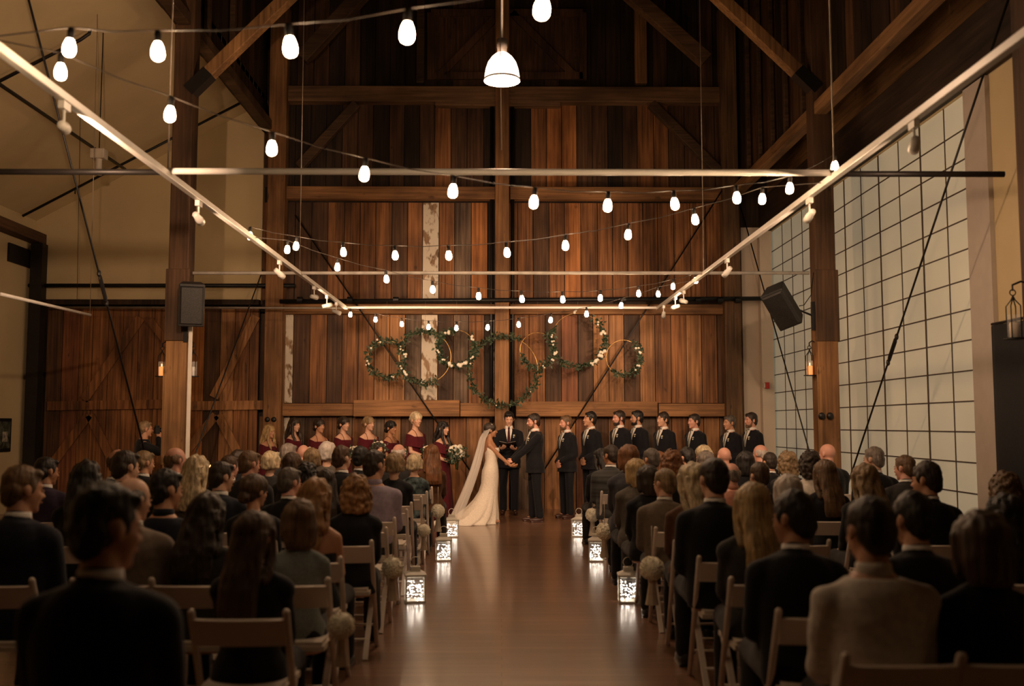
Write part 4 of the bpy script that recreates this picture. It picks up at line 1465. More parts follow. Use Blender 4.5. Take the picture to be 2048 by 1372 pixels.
class Fig:
    """one posed body; z = 0 is the floor, +Y is where it faces"""

    def __init__(s, sex='M', seated=False, yaw=0, pitch=0, roll=0, lean=0, wr=None, wl=None, hands=None, pole=(0, -0.6, -1), feet=None, curl=0.5):
        s.sex, s.seated = sex, seated
        sh = -0.42 if seated else 0.0
        c = V((0, 0, 0.92))
        s.T = Matrix.Translation(V((0, 0, sh)) + c) @ Matrix.Rotation(R(lean), 4, 'X') @ Matrix.Translation(-c)
        T3 = s.T.to_3x3()
        s.hs = 1.08 if sex == 'M' else 1.07
        s.hc = s.T @ V((0, 0.020, 1.638 if sex == 'M' else 1.632))
        s.hr = T3 @ Matrix.Rotation(R(yaw), 3, 'Z') @ Matrix.Rotation(R(pitch), 3, 'X') @ Matrix.Rotation(R(roll), 3, 'Y')
        sw = 0.178 if sex == 'M' else 0.150
        s.ar = (0.056, 0.043, 0.029) if sex == 'M' else (0.043, 0.034, 0.024)
        s.arms = []
        l1, l2 = (0.285, 0.262) if sex == 'M' else (0.27, 0.245)
        for side, wt in ((1, wr), (-1, wl)):
            S = s.T @ V((side * sw, -0.012, 1.375 if sex == 'M' else 1.368))
            if wt is None:
                wt = (side * 0.10, 0.33, 0.60) if seated else (side * 0.24, 0.03, 0.84)
            E, W = bend(S, wt, l1, l2, (pole[0] + side * 0.45, pole[1], pole[2]))
            s.arms.append((side, S, E, W))
        if hands is None:
            hands = [((-0.35, 1, -0.25), (-0.1, -0.2, -1)), ((0.35, 1, -0.25), (0.1, -0.2, -1))] if seated else [((0, 0.1, -1), (-1, 0, 0)), ((0, 0.1, -1), (1, 0, 0))]
        s.hands = hands
        s.curl = curl
        s.legs = []
        for side in (1, -1):
            if seated:
                H, K, A = V((side * 0.095, 0.0, 0.515)), V((side * 0.125, 0.43, 0.515)), V((side * 0.13, 0.40, 0.085))
            else:
                fx, fy = (feet or {}).get(side, (side * 0.10, 0.0))
                H, A = V((side * 0.09, -0.005, 0.90)), V((fx, fy - 0.01, 0.085))
                K = (H + A) / 2 + V((side * 0.005, 0.015, 0.01))
            s.legs.append((side, H, K, A))

    def torso(s, mb, lo, hi, e, flare=0.0):
        mb.loft(secs(s.sex, lo, hi, e, flare), n=28, T=s.T)
        return mb

    def sleeves(s, mb, e, upto=1.0, cuff=0.0):
        r0, r1, r2 = s.ar
        for side, S, E, W in s.arms:
            if upto >= 1:
                mb.cap(S, r0 + e, E, r1 + e, 14)
                q = E + (W - E) * 0.93
                mb.cap(E, r1 + e, q, r2 + e + cuff, 14)
            else:
                q = S + (E - S) * upto
                mb.cap(S, r0 + e, q, r0 + (r1 - r0) * upto + e, 14)
        return mb

    def trousers(s, mb, e, wide=0.012):
        s.torso(mb, 0.86, 1.02, e)
        for side, H, K, A in s.legs:
            mb.cap(H, 0.088 + e, K, 0.058 + e, 14)
            mb.cap(K, 0.058 + e, A + (K - A) * 0.06, 0.046 + e + wide, 14)
        return mb

    def shoes(s, mb, only=1):
        for side, H, K, A in s.legs:
            if side != only:
                continue
            mb.ell(A + V((side * 0.012, 0.055, -0.045)), (0.047, 0.135, 0.04))
            mb.ell(A + V((0, -0.02, -0.03)), (0.042, 0.055, 0.055))
            mb.box(A + V((side * 0.012 - 0.04, -0.06, -0.085)), A + V((side * 0.012 + 0.04, 0.16, -0.07)))
        return mb

    def body(s, face=True, vox=0.0075, legs=True):
        mb = MB()
        s.torso(mb, 0.84, 1.49, 0.0)
        nk = 0.056 if s.sex == 'M' else 0.045
        mb.cap(s.T @ V((0, -0.014, 1.45)), nk + 0.010, s.hc + s.hr @ V((0, -0.018, -0.06)), nk, 16)
        r0, r1, r2 = s.ar
        for (side, S, E, W), (d, n_) in zip(s.arms, s.hands):
            mb.cap(s.T @ V((side * 0.045, -0.014, 1.44)), 0.040, S, r0, 12)
            mb.cap(S, r0, E, r1, 14)
            mb.cap(E, r1 * 1.05, W, r2, 14)
            hand(mb, W, d, n_, -side if s.seated else side, s.curl, 1.0 if s.sex == 'M' else 0.88)
        if legs:
            for side, H, K, A in s.legs:
                mb.cap(H, 0.086, K, 0.056, 14)
                mb.cap(K, 0.056, A, 0.038, 14)
                mb.ell(A + V((side * 0.01, 0.05, -0.04)), (0.04, 0.12, 0.036))
        s.head(mb)
        ex = MB()
        if face:
            h, q, g = s.hc, s.hr, s.hs
            for k in (-1, 1):
                ex.ell(h + q @ V((k * 0.031, 0.0805, 0.004)) * g, (0.0135, 0.008, 0.0068), q, n=10, k=6, m=3)
                ex.ell(h + q @ V((k * 0.031, 0.0855, 0.004)) * g, (0.006, 0.005, 0.006), q, n=8, k=6, m=1)
            ex.ell(h + q @ V((0, 0.0925, -0.052)) * g, (0.022, 0.006, 0.0058), q, n=10, k=6, m=2)
        return fuse(mb, vox, 2, None, ex, [SK['fair'], EYEM, LIPM, EYEW], 'body')

    def head(s, mb):
        h, q, g = s.hc, s.hr, s.hs
        f = s.sex == 'F'

        def E_(c, r, m_=None):
            mb.ell(h + q @ V(c) * g, V(r) * g, q if m_ is None else q @ m_, n=18, k=12)
        E_((0, -0.012, 0.028), (0.075, 0.094, 0.088))
        E_((0, 0.026, -0.02), (0.062 if not f else 0.057, 0.064, 0.085))
        E_((0, 0.022, -0.062), (0.052 if not f else 0.045, 0.062, 0.045))
        E_((0, 0.068, -0.090), (0.022 if not f else 0.016, 0.020, 0.018))
        E_((0, 0.068, 0.026), (0.046, 0.022, 0.012))
        for k in (-1, 1):
            E_((k * 0.036, 0.058, -0.022), (0.020, 0.022, 0.020))
            E_((k * 0.078, -0.008, -0.006), (0.009, 0.020, 0.031), Matrix.Rotation(R(k * 12), 3, 'Z'))
        mb.cap(h + q @ V((0, 0.082, 0.014)) * g, 0.008, h + q @ V((0, 0.102, -0.024)) * g, 0.0125, 10)
        E_((0, 0.094, -0.027), (0.017, 0.010, 0.009))


# ---- hair, in the head's own frame
def strands(amp, fr=60, zf=6, seed=0.0):
    def f(p):
        return amp * noise.noise(V((p.x * fr + seed, p.y * fr, p.z * zf))) + amp * 0.8 * noise.noise(V((p.x * 18 + seed, p.y * 18, p.z * 14)))
    return f


def brows(mb, m_=0):
    for k in (-1, 1):
        mb.cap((k * 0.020, 0.0875, 0.0225), 0.0032, (k * 0.043, 0.079, 0.0235), 0.0026, 6)
    return mb


def hair_short(top=1.0, fade=True):
    mb = MB()
    mb.ell((0, -0.020, 0.046), (0.081, 0.096, 0.083 * top + 0.002), n=18, k=12)
    mb.ell((0, -0.052, 0.0), (0.078, 0.060, 0.075), n=18, k=12)
    mb.ell((0, -0.060, -0.035), (0.064, 0.045, 0.055), n=16, k=10)
    mb.ell((0.010, 0.042, 0.088), (0.058, 0.036, 0.026), n=14, k=9)
    for k in (-1, 1):
        mb.ell((k * 0.069, 0.012, 0.018), (0.012, 0.022, 0.036))
    return mb


def hair_ring():
    mb = MB()
    for k in (-1, 1):
        mb.ell((k * 0.064, -0.028, 0.012), (0.020, 0.060, 0.045))
    mb.ell((0, -0.078, 0.002), (0.062, 0.032, 0.058))
    mb.ell((0, -0.066, -0.035), (0.060, 0.036, 0.048))
    return mb


def hair_cap(f=1.0, low=0.0):
    mb = MB()
    mb.ell((0, -0.022, 0.042), (0.089 * f, 0.103 * f, 0.090 * f), n=20, k=12)
    for k in (-1, 1):
        mb.ell((k * 0.060, 0.022, 0.052), (0.026, 0.042, 0.050))
    mb.ell((0.0, 0.030, 0.096), (0.055, 0.040, 0.028))
    return mb


def hair_long(L_=0.36, w0=0.098, w1=0.118, sides=True, back=0.0):
    mb = hair_cap(1.03)
    S = []
    n = 9
    for i in range(n + 1):
        t = i / n
        z = 0.03 - L_ * (1 - t)
        k = 1 - t
        S.append((z, w0 + (w1 - w0) * min(1, k * 1.3) * (1.0 if k < 0.8 else 1 - (k - 0.8) * 2.2), 0.072 - 0.030 * min(1, k * 1.6) - (0.02 if k > 0.9 else 0), 0, -0.045 - (0.085 + back) * min(1, k * 1.5)))
    mb.loft(S, n=22)
    if sides:
        for k in (-1, 1):
            mb.cap((k * 0.076, 0.020, 0.03), 0.026, (k * 0.088, 0.0, -0.10), 0.026)
            mb.cap((k * 0.088, 0.0, -0.10), 0.026, (k * 0.10, -0.06, -0.20), 0.024)
    return mb


def hair_bob(L_=0.15, w=0.094):
    mb = hair_cap(1.05)
    mb.loft([(-L_, w * 0.86, 0.05, 0, -0.055), (-L_ * 0.8, w, 0.068, 0, -0.05), (-L_ * 0.3, w * 1.06, 0.082, 0, -0.042), (0.04, w, 0.085, 0, -0.034)], n=22)
    for k in (-1, 1):
        mb.cap((k * 0.074, 0.032, 0.04), 0.024, (k * 0.082, 0.018, -L_ * 0.62), 0.022)
    return mb


def hair_updo(bun=(0, -0.11, 0.01), r=0.056):
    mb = hair_cap(1.05)
    mb.ell((0, -0.055, -0.02), (0.068, 0.05, 0.055))
    mb.ell(bun, (r * 1.1, r * 0.8, r))
    for i in range(6):
        a = i * PI / 3
        mb.ell(V(bun) + V((math.cos(a) * r * 0.6, -r * 0.25, math.sin(a) * r * 0.55)), (r * 0.45,) * 3)
    return mb


def mkhair(mb, amp, fr=60, zf=6, vox=0.0075, nm='hair'):
    brow = brows(MB())
    me = fuse(mb, vox, 2, strands(amp, fr, zf), brow, [HC['brown']], nm)
    return me


HAIR = {}


def HR_(k):
    if k not in HAIR:
        HAIR[k] = {
            'short': lambda: mkhair(hair_short(), 0.0035, 55, 30),
            'thick': lambda: mkhair(hair_short(1.12), 0.007, 40, 25),
            'ring': lambda: mkhair(hair_ring(), 0.003, 55, 30),
            'long': lambda: mkhair(hair_long(0.40, 0.096, 0.105), 0.006, 60, 3),
            'wavy': lambda: mkhair(hair_long(0.37, 0.104, 0.130), 0.014, 30, 14),
            'curly': lambda: mkhair(hair_bob(0.16, 0.112), 0.018, 32, 30),
            'bob': lambda: mkhair(hair_bob(), 0.007, 50, 6),
            'crop': lambda: mkhair(hair_bob(0.075, 0.086), 0.009, 38, 22),
            'updo': lambda: mkhair(hair_updo(), 0.005, 45, 25),
            'lowbun': lambda: mkhair(hair_updo((0, -0.10, -0.045), 0.045), 0.004, 55, 10),
            'longfront': lambda: mkhair(longfront(), 0.008, 50, 5),
        }[k]()
    return HAIR[k]


def longfront():
    mb = hair_long(0.30, 0.096, 0.10)
    for k in (-1, 1):
        mb.cap((k * 0.082, 0.03, 0.0), 0.024, (k * 0.085, 0.045, -0.14), 0.026)
        mb.cap((k * 0.085, 0.045, -0.14), 0.026, (k * 0.075, 0.12, -0.30), 0.018)
    return mb


def beard_mesh():
    mb = MB()
    mb.ell((0, 0.030, -0.078), (0.053, 0.060, 0.038), n=16, k=10)
    mb.ell((0, 0.070, -0.092), (0.027, 0.024, 0.026))
    for k in (-1, 1):
        mb.cap((k * 0.060, 0.016, -0.02), 0.010, (k * 0.050, 0.034, -0.07), 0.014)
    mb.cap((-0.021, 0.088, -0.040), 0.0045, (0.021, 0.088, -0.040), 0.0045, 8)
    return fuse(mb, 0.005, 1, strands(0.002, 60, 60), None, [HC['brown']], 'beard')


BEARD = beard_mesh()


def place(fig, loc, rz, s, skin, parts, label, cat='person', hair=None, hairc='brown', beard=None, group=None, name='person'):
    """parts: list of (name, mesh, material). The body first."""
    e = empty(name, loc, rz, label=label, cat=cat, group=group)
    e.scale = (s, s, s)
    for nm, me, m_ in parts:
        link(nm, me, e, mats=m_)
    if hair:
        link('hair', HR_(hair), e, mats=HC[hairc], loc=fig.hc, rot=fig.hr.to_euler(), scale=(fig.hs,) * 3)
    if beard:
        link('beard', BEARD, e, mats=HC[beard], loc=fig.hc, rot=fig.hr.to_euler(), scale=(fig.hs,) * 3)
    return e


# ---------------------------------------------------- seated guests
SB, SJ = {}, {}


def seated(sex, yaw):
    k = (sex, yaw)
    if k not in SB:
        f = Fig(sex, True, yaw=yaw, pitch=-4, lean=-4 if sex == 'M' else -2, curl=0.45)
        SB[k] = (f, f.body(vox=0.0105))
    return SB[k]


def seat_cloth(kind, sex):
    k = (kind, sex)
    if k in SJ:
        return SJ[k]
    f = Fig(sex, True, lean=-4 if sex == 'M' else -2)
    mb = MB()
    if kind == 'jacket':
        f.torso(mb, 0.86, 1.475, 0.024)
        f.sleeves(mb, 0.017)
        for side, S, E, W in f.arms:
            mb.cap(f.T @ V((side * 0.045, -0.015, 1.455)), 0.044, S + V((side * 0.004, 0, 0.004)), 0.068, 14)
        if sex == 'M':
            mb.cap(f.T @ V((0, -0.018, 1.45)), 0.078, f.T @ V((0, -0.022, 1.478)), 0.070, 20)
        me = fuse(mb, 0.014, 3, lambda p: 0.006 * noise.noise(p * 9), None, [CL['black']], 'jacket')
    elif kind == 'shirt':
        f.torso(mb, 0.86, 1.47, 0.014)
        f.sleeves(mb, 0.012)
        for side, S, E, W in f.arms:
            mb.cap(f.T @ V((side * 0.045, -0.012, 1.445)), 0.042, S, f.ar[0] + 0.010, 14)
        me = fuse(mb, 0.014, 2, lambda p: 0.010 * noise.noise(p * 11), None, [CL['white']], 'shirt')
    elif kind == 'bare':
        f.torso(mb, 0.86, 1.27, 0.012)
        me = fuse(mb, 0.011, 2, lambda p: 0.004 * noise.noise(p * 9), None, [CL['black']], 'dress_top')
    elif kind == 'trousers':
        f.trousers(mb, 0.013)
        me = fuse(mb, 0.013, 2, lambda p: 0.006 * noise.noise(p * 9), None, [CL['black']], 'trousers')
    elif kind == 'collar':
        mb.lathe([(0.060, 1.472), (0.071, 1.478), (0.0665, 1.522), (0.061, 1.525)], (0, -0.017, 0), 24)
        mb.v = [tuple(f.T @ V(p)) for p in mb.v]
        me = mb.mesh('collar', True)
        me.materials.append(CL['shirt'])
    elif kind in ('shoe1', 'shoe-1'):
        f.shoes(mb, int(kind[4:]))
        me = fuse(mb, 0.009, 1, None, None, [CL['bshoe']], 'shoe')
    SJ[k] = me
    return me


ROWS = [3.55, 4.4, 5.3, 6.15, 7.0, 7.87, 8.7, 9.55, 10.4, 11.25, 12.1, 12.95, 13.8]
GUEST = 'guests seated with their backs to the camera'


def guest(px, top, row, sex, hair, hc, top_kind, col, yaw, skin, label, short):
    D = (ROWS[row] if row >= 0 else 2.95) + 0.25
    p_ = at(px, top, D)
    f, bm = seated(sex, yaw)
    h0 = 1.345 + {'thick': 0.018, 'curly': 0.02, 'wavy': 0.012, 'long': 0.008, 'bob': 0.01, 'updo': 0.0, None: -0.010, 'ring': -0.012}.get(hair, 0)
    s = max(0.88, min(1.10, p_.z / h0))
    rz = R(rnd.uniform(-6, 6))
    parts = [('body', bm, SK[skin])]
    nm = {'jacket': 'jacket', 'shirt': 'shirt', 'bare': 'dress_top'}[top_kind]
    parts.append((nm, seat_cloth(top_kind, sex), CL[col]))
    parts.append(('trousers', seat_cloth('trousers', sex), CL['black'] if rnd.random() < 0.6 else CL['charcoal']))
    parts.append(('shoe', seat_cloth('shoe1', sex), CL['bshoe']))
    parts.append(('shoe', seat_cloth('shoe-1', sex), CL['bshoe']))
    if top_kind == 'jacket' and sex == 'M':
        parts.append(('collar', seat_cloth('collar', sex), CL['shirt']))
    if top_kind == 'shirt' and sex == 'M':
        parts.append(('collar', seat_cloth('collar', sex), CL[col]))
    e = place(f, (p_.x, D - 0.03, 0), rz, s, skin, parts, label, hair=hair, hairc=hc, group=GUEST)
    cx = p_.x
    if px > 1004:
        cx = max(cx, 1.41)
    else:
        cx = min(cx, -1.11)
    chair(cx, D - 0.05, 'white folding chair under the ' + short, 0)
    return e


A = 38
B = 15
G = [
 # left block
 (208, 966, -1, 'M', 'thick', 'black', 'jacket', 'black', -A, 'warm', 'man with thick black hair in a black suit, nearest on the left', 'thick haired man nearest on the left'),
 (415, 984, 2, 'F', 'wavy', 'dark', 'shirt', 'charcoal', -B, 'warm', 'woman with dark wavy hair beside the blue grey sweater', 'dark wavy haired woman on the left'),
 (510, 1021, 1, 'F', 'long', 'brown', 'jacket', 'black', -B, 'fair', 'woman with long brown hair and dark top, front left of the aisle', 'long brown haired woman front left'),
 (40, 934, 2, 'M', 'short', 'light', 'jacket', 'navy', -A, 'warm', 'man with light brown crew cut and navy suit at the left edge', 'crew cut man at the left edge'),
 (265, 959, 2, 'M', 'ring', 'salt', 'jacket', 'tan', -A, 'fair', 'balding man with a bare crown and taupe jacket', 'balding man in taupe'),
 (599, 1008, 2, 'F', 'bob', 'light', 'shirt', 'sweater', B, 'fair', 'woman with light brown bob in a blue grey knit sweater', 'woman in the blue grey sweater'),
 (330, 938, 3, 'M', 'thick', 'black', 'shirt', 'navy', -A, 'warm', 'young man with black hair in a navy sweater looking right', 'young man in the navy sweater'),
 (631, 954, 3, 'F', 'wavy', 'ginger', 'bare', 'black', -B, 'warm', 'woman with very long golden brown waves and bare shoulders', 'bare shouldered woman'),
 (173, 919, 4, 'F', 'wavy', 'black', 'jacket', 'black', B, 'fair', 'dark silhouette of a black haired woman behind the thick haired man', 'black haired woman at far left'),
 (511, 950, 4, 'F', 'lowbun', 'brown', 'jacket', 'black', -A, 'warm', 'woman with brown hair pinned low and one ear showing', 'woman with pinned brown hair'),
 (711, 945, 4, 'F', 'curly', 'ginger', 'jacket', 'black', B, 'fair', 'woman with curly ginger bob in a black jacket by the aisle', 'ginger haired woman'),
 (250, 903, 5, 'M', 'short', 'dark', 'jacket', 'black', -A, 'fair', 'man with short dark hair, black suit and white collar, far left', 'man with white collar, far left'),
 (441, 925, 5, 'M', 'short', 'dark', 'jacket', 'navy', -A, 'fair', 'man with neat dark hair and pale collar over a navy suit', 'neat dark haired man in navy'),
 (579, 937, 5, 'M', 'short', 'salt', 'jacket', 'black', -A, 'pink', 'man with grey flecked black hair and a pink face', 'grey flecked man'),
 (92, 916, 6, 'M', 'short', 'black', 'jacket', 'purple', -A, 'tan', 'black haired man in a dark purple jacket in profile at far left', 'man in dark purple'),
 (232, 901, 6, 'M', 'ring', 'brown', 'jacket', 'charcoal', B, 'pink', 'bald crown showing just above the man with the white collar', 'man with the bald crown'),
 (393, 909, 6, 'F', 'wavy', 'pale', 'jacket', 'grey', -B, 'fair', 'woman with pale wavy shoulder length hair, left block', 'pale haired woman, left block'),
 (651, 938, 6, 'F', 'long', 'dark', 'jacket', 'black', B, 'fair', 'woman with long dark hair next to the man in lavender', 'long dark haired woman'),
 (750, 900, 6, 'M', 'thick', 'dark', 'shirt', 'lavender', -A, 'warm', 'dark haired man in a lavender shirt sitting by the aisle', 'man in lavender'),
 (349, 897, 7, 'M', 'ring', 'light', 'jacket', 'black', -A, 'pink', 'bald man with pink head and white collar left of the timber post', 'bald man near the left post'),
 (498, 903, 7, 'M', 'short', 'light', 'jacket', 'charcoal', -A, 'pink', 'man with thinning light brown hair, left block centre', 'thinning haired man'),
 (614, 922, 7, 'F', 'curly', 'black', 'jacket', 'black', -B, 'warm', 'woman with short black curls left of the lavender shirt', 'black curled woman'),
 (287, 903, 8, 'M', 'short', 'dirty', 'jacket', 'black', -A, 'warm', 'sandy haired man in profile behind the dark suits, far left', 'sandy haired man'),
 (460, 912, 8, 'M', 'short', 'brown', 'jacket', 'black', -A, 'pink', 'brown haired man in profile, left block', 'brown haired man in profile'),
 (584, 907, 8, 'F', 'crop', 'brown', 'jacket', 'charcoal', -B, 'fair', 'woman with cropped brown hair below the bald pink head', 'cropped brown haired woman'),
 (685, 891, 8, 'M', 'thick', 'brown', 'jacket', 'black', -A, 'fair', 'brown haired man below the third bridesmaid', 'man below the third bridesmaid'),
 (789, 907, 8, 'F', 'crop', 'dirty', 'jacket', 'black', -B, 'fair', 'woman with short grey blonde hair in black, by the left aisle', 'grey blonde woman in black'),
 (541, 904, 9, 'F', 'crop', 'pale', 'jacket', 'charcoal', -B, 'fair', 'woman with short ash blonde hair below the first bridesmaid', 'ash blonde woman'),
 (623, 898, 9, 'F', 'crop', 'dirty', 'jacket', 'charcoal', B, 'fair', 'woman with short sandy grey hair beside a white haired guest', 'sandy grey woman'),
 (720, 892, 9, 'M', 'thick', 'black', 'jacket', 'black', -B, 'warm', 'black haired man right behind the bouquets', 'black haired man behind bouquets'),
 (478, 899, 10, 'F', 'bob', 'dark', 'jacket', 'black', -B, 'fair', 'dark bobbed head in the back of the left block', 'dark bobbed guest'),
 (577, 888, 10, 'M', 'short', 'grey', 'jacket', 'charcoal', -A, 'fair', 'grey haired man below the second bridesmaid', 'grey haired man below the second bridesmaid'),
 (655, 885, 10, 'F', 'crop', 'white', 'jacket', 'grey', -B, 'fair', 'white haired guest below the third and fourth bridesmaids', 'white haired guest'),
 (829, 909, 10, 'F', 'crop', 'pale', 'shirt', 'teal', -B, 'fair', 'woman with short blonde hair in a patterned teal top by the aisle', 'woman in patterned teal'),
 (605, 891, 11, 'M', None, 'grey', 'jacket', 'charcoal', B, 'pink', 'bald pink head in the front left rows', 'bald pink headed man'),
 (797, 890, 11, 'M', 'ring', 'white', 'jacket', 'charcoal', -B, 'pink', 'bald man with a white fringe below the sixth bridesmaid', 'bald man with white fringe'),
 (863, 889, 11, 'F', 'long', 'auburn', 'shirt', 'brown', B, 'warm', 'long auburn haired guest in front of the last bridesmaid', 'auburn haired guest'),
 # right block
 (1741, 998, 0, 'M', 'short', 'dark', 'shirt', 'white', B, 'warm', 'man in a white shirt with dark hair, nearest on the right', 'man in the white shirt'),
 (1959, 1020, 0, 'F', 'bob', 'brown', 'jacket', 'black', B, 'fair', 'woman with brown bob at the lower right corner', 'brown bobbed woman lower right'),
 (1588, 980, 1, 'M', 'thick', 'black', 'jacket', 'black', A, 'tan', 'black haired man in black between the blonde and the white shirt', 'black haired man next to the blonde'),
 (1830, 983, 1, 'M', 'thick', 'black', 'jacket', 'black', B, 'warm', 'black haired man right behind the white shirt', 'black haired man behind the white shirt'),
 (1503, 965, 2, 'F', 'long', 'blonde', 'jacket', 'charcoal', B, 'fair', 'woman with long straight golden blonde hair by the right aisle', 'straight haired blonde'),
 (2008, 986, 2, 'F', 'wavy', 'black', 'jacket', 'black', B, 'warm', 'black haired woman at the right picture edge', 'black haired woman at the right edge'),
 (1428, 919, 3, 'M', 'short', 'dark', 'jacket', 'black', B, 'fair', 'man with short dark hair in a black suit by the right aisle', 'dark haired man in black suit by the aisle'),
 (1382, 924, 4, 'F', 'wavy', 'pale', 'shirt', 'brown', A, 'fair', 'woman with pale blonde waves over a rust brown top', 'pale blonde in rust brown'),
 (1576, 948, 4, 'F', 'bob', 'white', 'jacket', 'grey', B, 'fair', 'older woman with white grey hair, right block', 'white grey haired woman'),
 (1856, 922, 4, 'M', 'thick', 'dark', 'jacket', 'black', A, 'warm', 'broad dark haired man in black before the near windows', 'broad dark haired man'),
 (2007, 940, 4, 'F', 'curly', 'light', 'jacket', 'black', B, 'fair', 'woman with light brown curls beside the black curtain', 'light curled woman'),
 (1328, 939, 5, 'M', 'short', 'dirty', 'jacket', 'blazer', A, 'fair', 'man with sandy hair in a brown grey blazer by the right aisle', 'man in the brown grey blazer'),
 (1729, 926, 5, 'F', 'wavy', 'dirty', 'jacket', 'black', B, 'fair', 'woman with dark blonde waves in front of the translucent windows', 'dark blonde woman'),
 (1294, 930, 6, 'F', 'bob', 'dark', 'jacket', 'black', A, 'fair', 'woman with dark brown bob between grey coat and blazer', 'dark bobbed woman, right aisle'),
 (1520, 926, 6, 'M', 'short', 'brown', 'jacket', 'black', B, 'fair', 'brown haired man just behind the straight haired blonde', 'brown haired man behind the blonde'),
 (1649, 919, 6, 'F', 'long', 'light', 'jacket', 'black', B, 'fair', 'woman with long streaked brown hair before the near right post', 'streaked brown haired woman'),
 (1270, 917, 7, 'F', 'bob', 'blonde', 'jacket', 'grey', A, 'fair', 'woman with blonde bob in a grey coat by the right aisle', 'blonde bob in grey coat'),
 (1464, 928, 7, 'M', 'ring', 'grey', 'shirt', 'salmon', B, 'pink', 'bald man in a salmon shirt beside the black suit', 'man in the salmon shirt'),
 (1810, 912, 7, 'M', 'short', 'light', 'jacket', 'charcoal', A, 'pink', 'ruddy man with thinning hair before the near windows', 'ruddy man'),
 (1255, 889, 8, 'F', 'bob', 'auburn', 'jacket', 'slate', A, 'fair', 'woman with auburn hair in a slate jacket by the right aisle', 'auburn haired woman in slate'),
 (1342, 897, 8, 'F', 'curly', 'auburn', 'jacket', 'black', B, 'fair', 'woman with bushy auburn curls, right block', 'auburn curled woman'),
 (1618, 899, 8, 'F', 'curly', 'dark', 'shirt', 'white', B, 'fair', 'woman with dark curls in a white blouse left of the near right post', 'dark curled woman in white'),
 (1749, 895, 8, 'M', 'short', 'grey', 'jacket', 'black', A, 'fair', 'grey haired man in a black suit before the windows', 'grey haired man in black suit'),
 (1301, 898, 9, 'M', 'short', 'salt', 'jacket', 'charcoal', A, 'warm', 'man with cropped salt and pepper hair below the fifth groomsman', 'salt and pepper man'),
 (1410, 903, 9, 'F', 'crop', 'grey', 'jacket', 'grey', B, 'fair', 'woman with short grey hair in the middle right rows', 'short grey haired woman'),
 (1490, 902, 9, 'F', 'bob', 'black', 'jacket', 'black', B, 'warm', 'guest with black bobbed hair below the last groomsmen', 'black bobbed guest'),
 (1574, 900, 9, 'F', 'curly', 'dirty', 'jacket', 'charcoal', B, 'fair', 'woman with dark blonde curls before the far windows', 'dark blonde curled woman'),
 (1221, 891, 10, 'M', 'short', 'dark', 'jacket', 'stripe', A, 'tan', 'dark haired man in a striped jacket at the front right aisle seat', 'man in the striped jacket'),
 (1315, 902, 10, 'F', 'bob', 'auburn', 'jacket', 'black', B, 'fair', 'copper haired guest between the salt and pepper man and the curls', 'copper haired guest'),
 (1373, 894, 10, 'M', 'thick', 'black', 'jacket', 'black', A, 'warm', 'black haired young man in profile below the sixth groomsman', 'black haired young man in profile'),
 (1448, 896, 10, 'M', None, 'grey', 'jacket', 'charcoal', B, 'pink', 'shiny bald head below the seventh groomsman', 'shiny bald man'),
 (1540, 906, 10, 'M', 'short', 'dark', 'jacket', 'black', B, 'warm', 'dark haired man in front of the pale end wall', 'man before the pale end wall'),
 (1655, 889, 10, 'M', None, 'grey', 'jacket', 'black', A, 'pink', 'bald red headed man in front of the near right post', 'bald man before the right post'),
 (1201, 897, 11, 'F', 'long', 'black', 'shirt', 'black', A, 'tan', 'black haired young guest in profile, front right row', 'young guest in the front right row'),
 (1405, 891, 11, 'F', 'updo', 'pale', 'jacket', 'grey', A, 'fair', 'woman with ash blonde updo below the seventh groomsman', 'ash blonde with updo'),
 (1521, 891, 11, 'M', 'ring', 'white', 'jacket', 'black', A, 'pink', 'bald man with white fringe below the last groomsman', 'bald man below the last groomsman'),
]
GTOP = {}
for g in G:
    guest(*g)

# an empty chair at the aisle and a guest's leg are part of the left block
for k, (x, row) in enumerate([(-1.11, 5), (-1.11, 7), (-1.11, 9)]):
    chair(x, ROWS[row] + 0.2, ('empty white folding chair behind the ginger haired woman', 'empty white folding chair ahead of the man in lavender', 'empty white folding chair right behind the woman in patterned teal')[k])

# ---------------------------------------------------- the wedding party
def patch(bvh, pts, off, nx=6, m=0):
    """a strip pressed on to the chest: pts = [(z, xl, xr)...] top to bottom"""
    vs_, fs_ = [], []
    for z, xl, xr in pts:
        for i in range(nx + 1):
            x = xl + (xr - xl) * i / nx
            hit = bvh.ray_cast(V((x, 0.6, z)), V((0, -1, 0)))
            y = hit[0].y if hit[0] is not None else 0.1
            vs_.append((x, y + off, z))
    n = nx + 1
    for j in range(len(pts) - 1):
        for i in range(nx):
            fs_.append((j * n + i, (j + 1) * n + i, (j + 1) * n + i + 1, j * n + i + 1))
    return vs_, fs_


CLASP = dict(wr=(0.075, 0.155, 0.965), wl=(-0.085, 0.165, 0.985), hands=[((-0.75, 0.35, -0.55), (-0.2, -1, -0.2)), ((0.75, 0.25, -0.6), (0.2, -1, 0))], pole=(0, -0.75, -0.7), curl=0.7)
suit_cache = {}


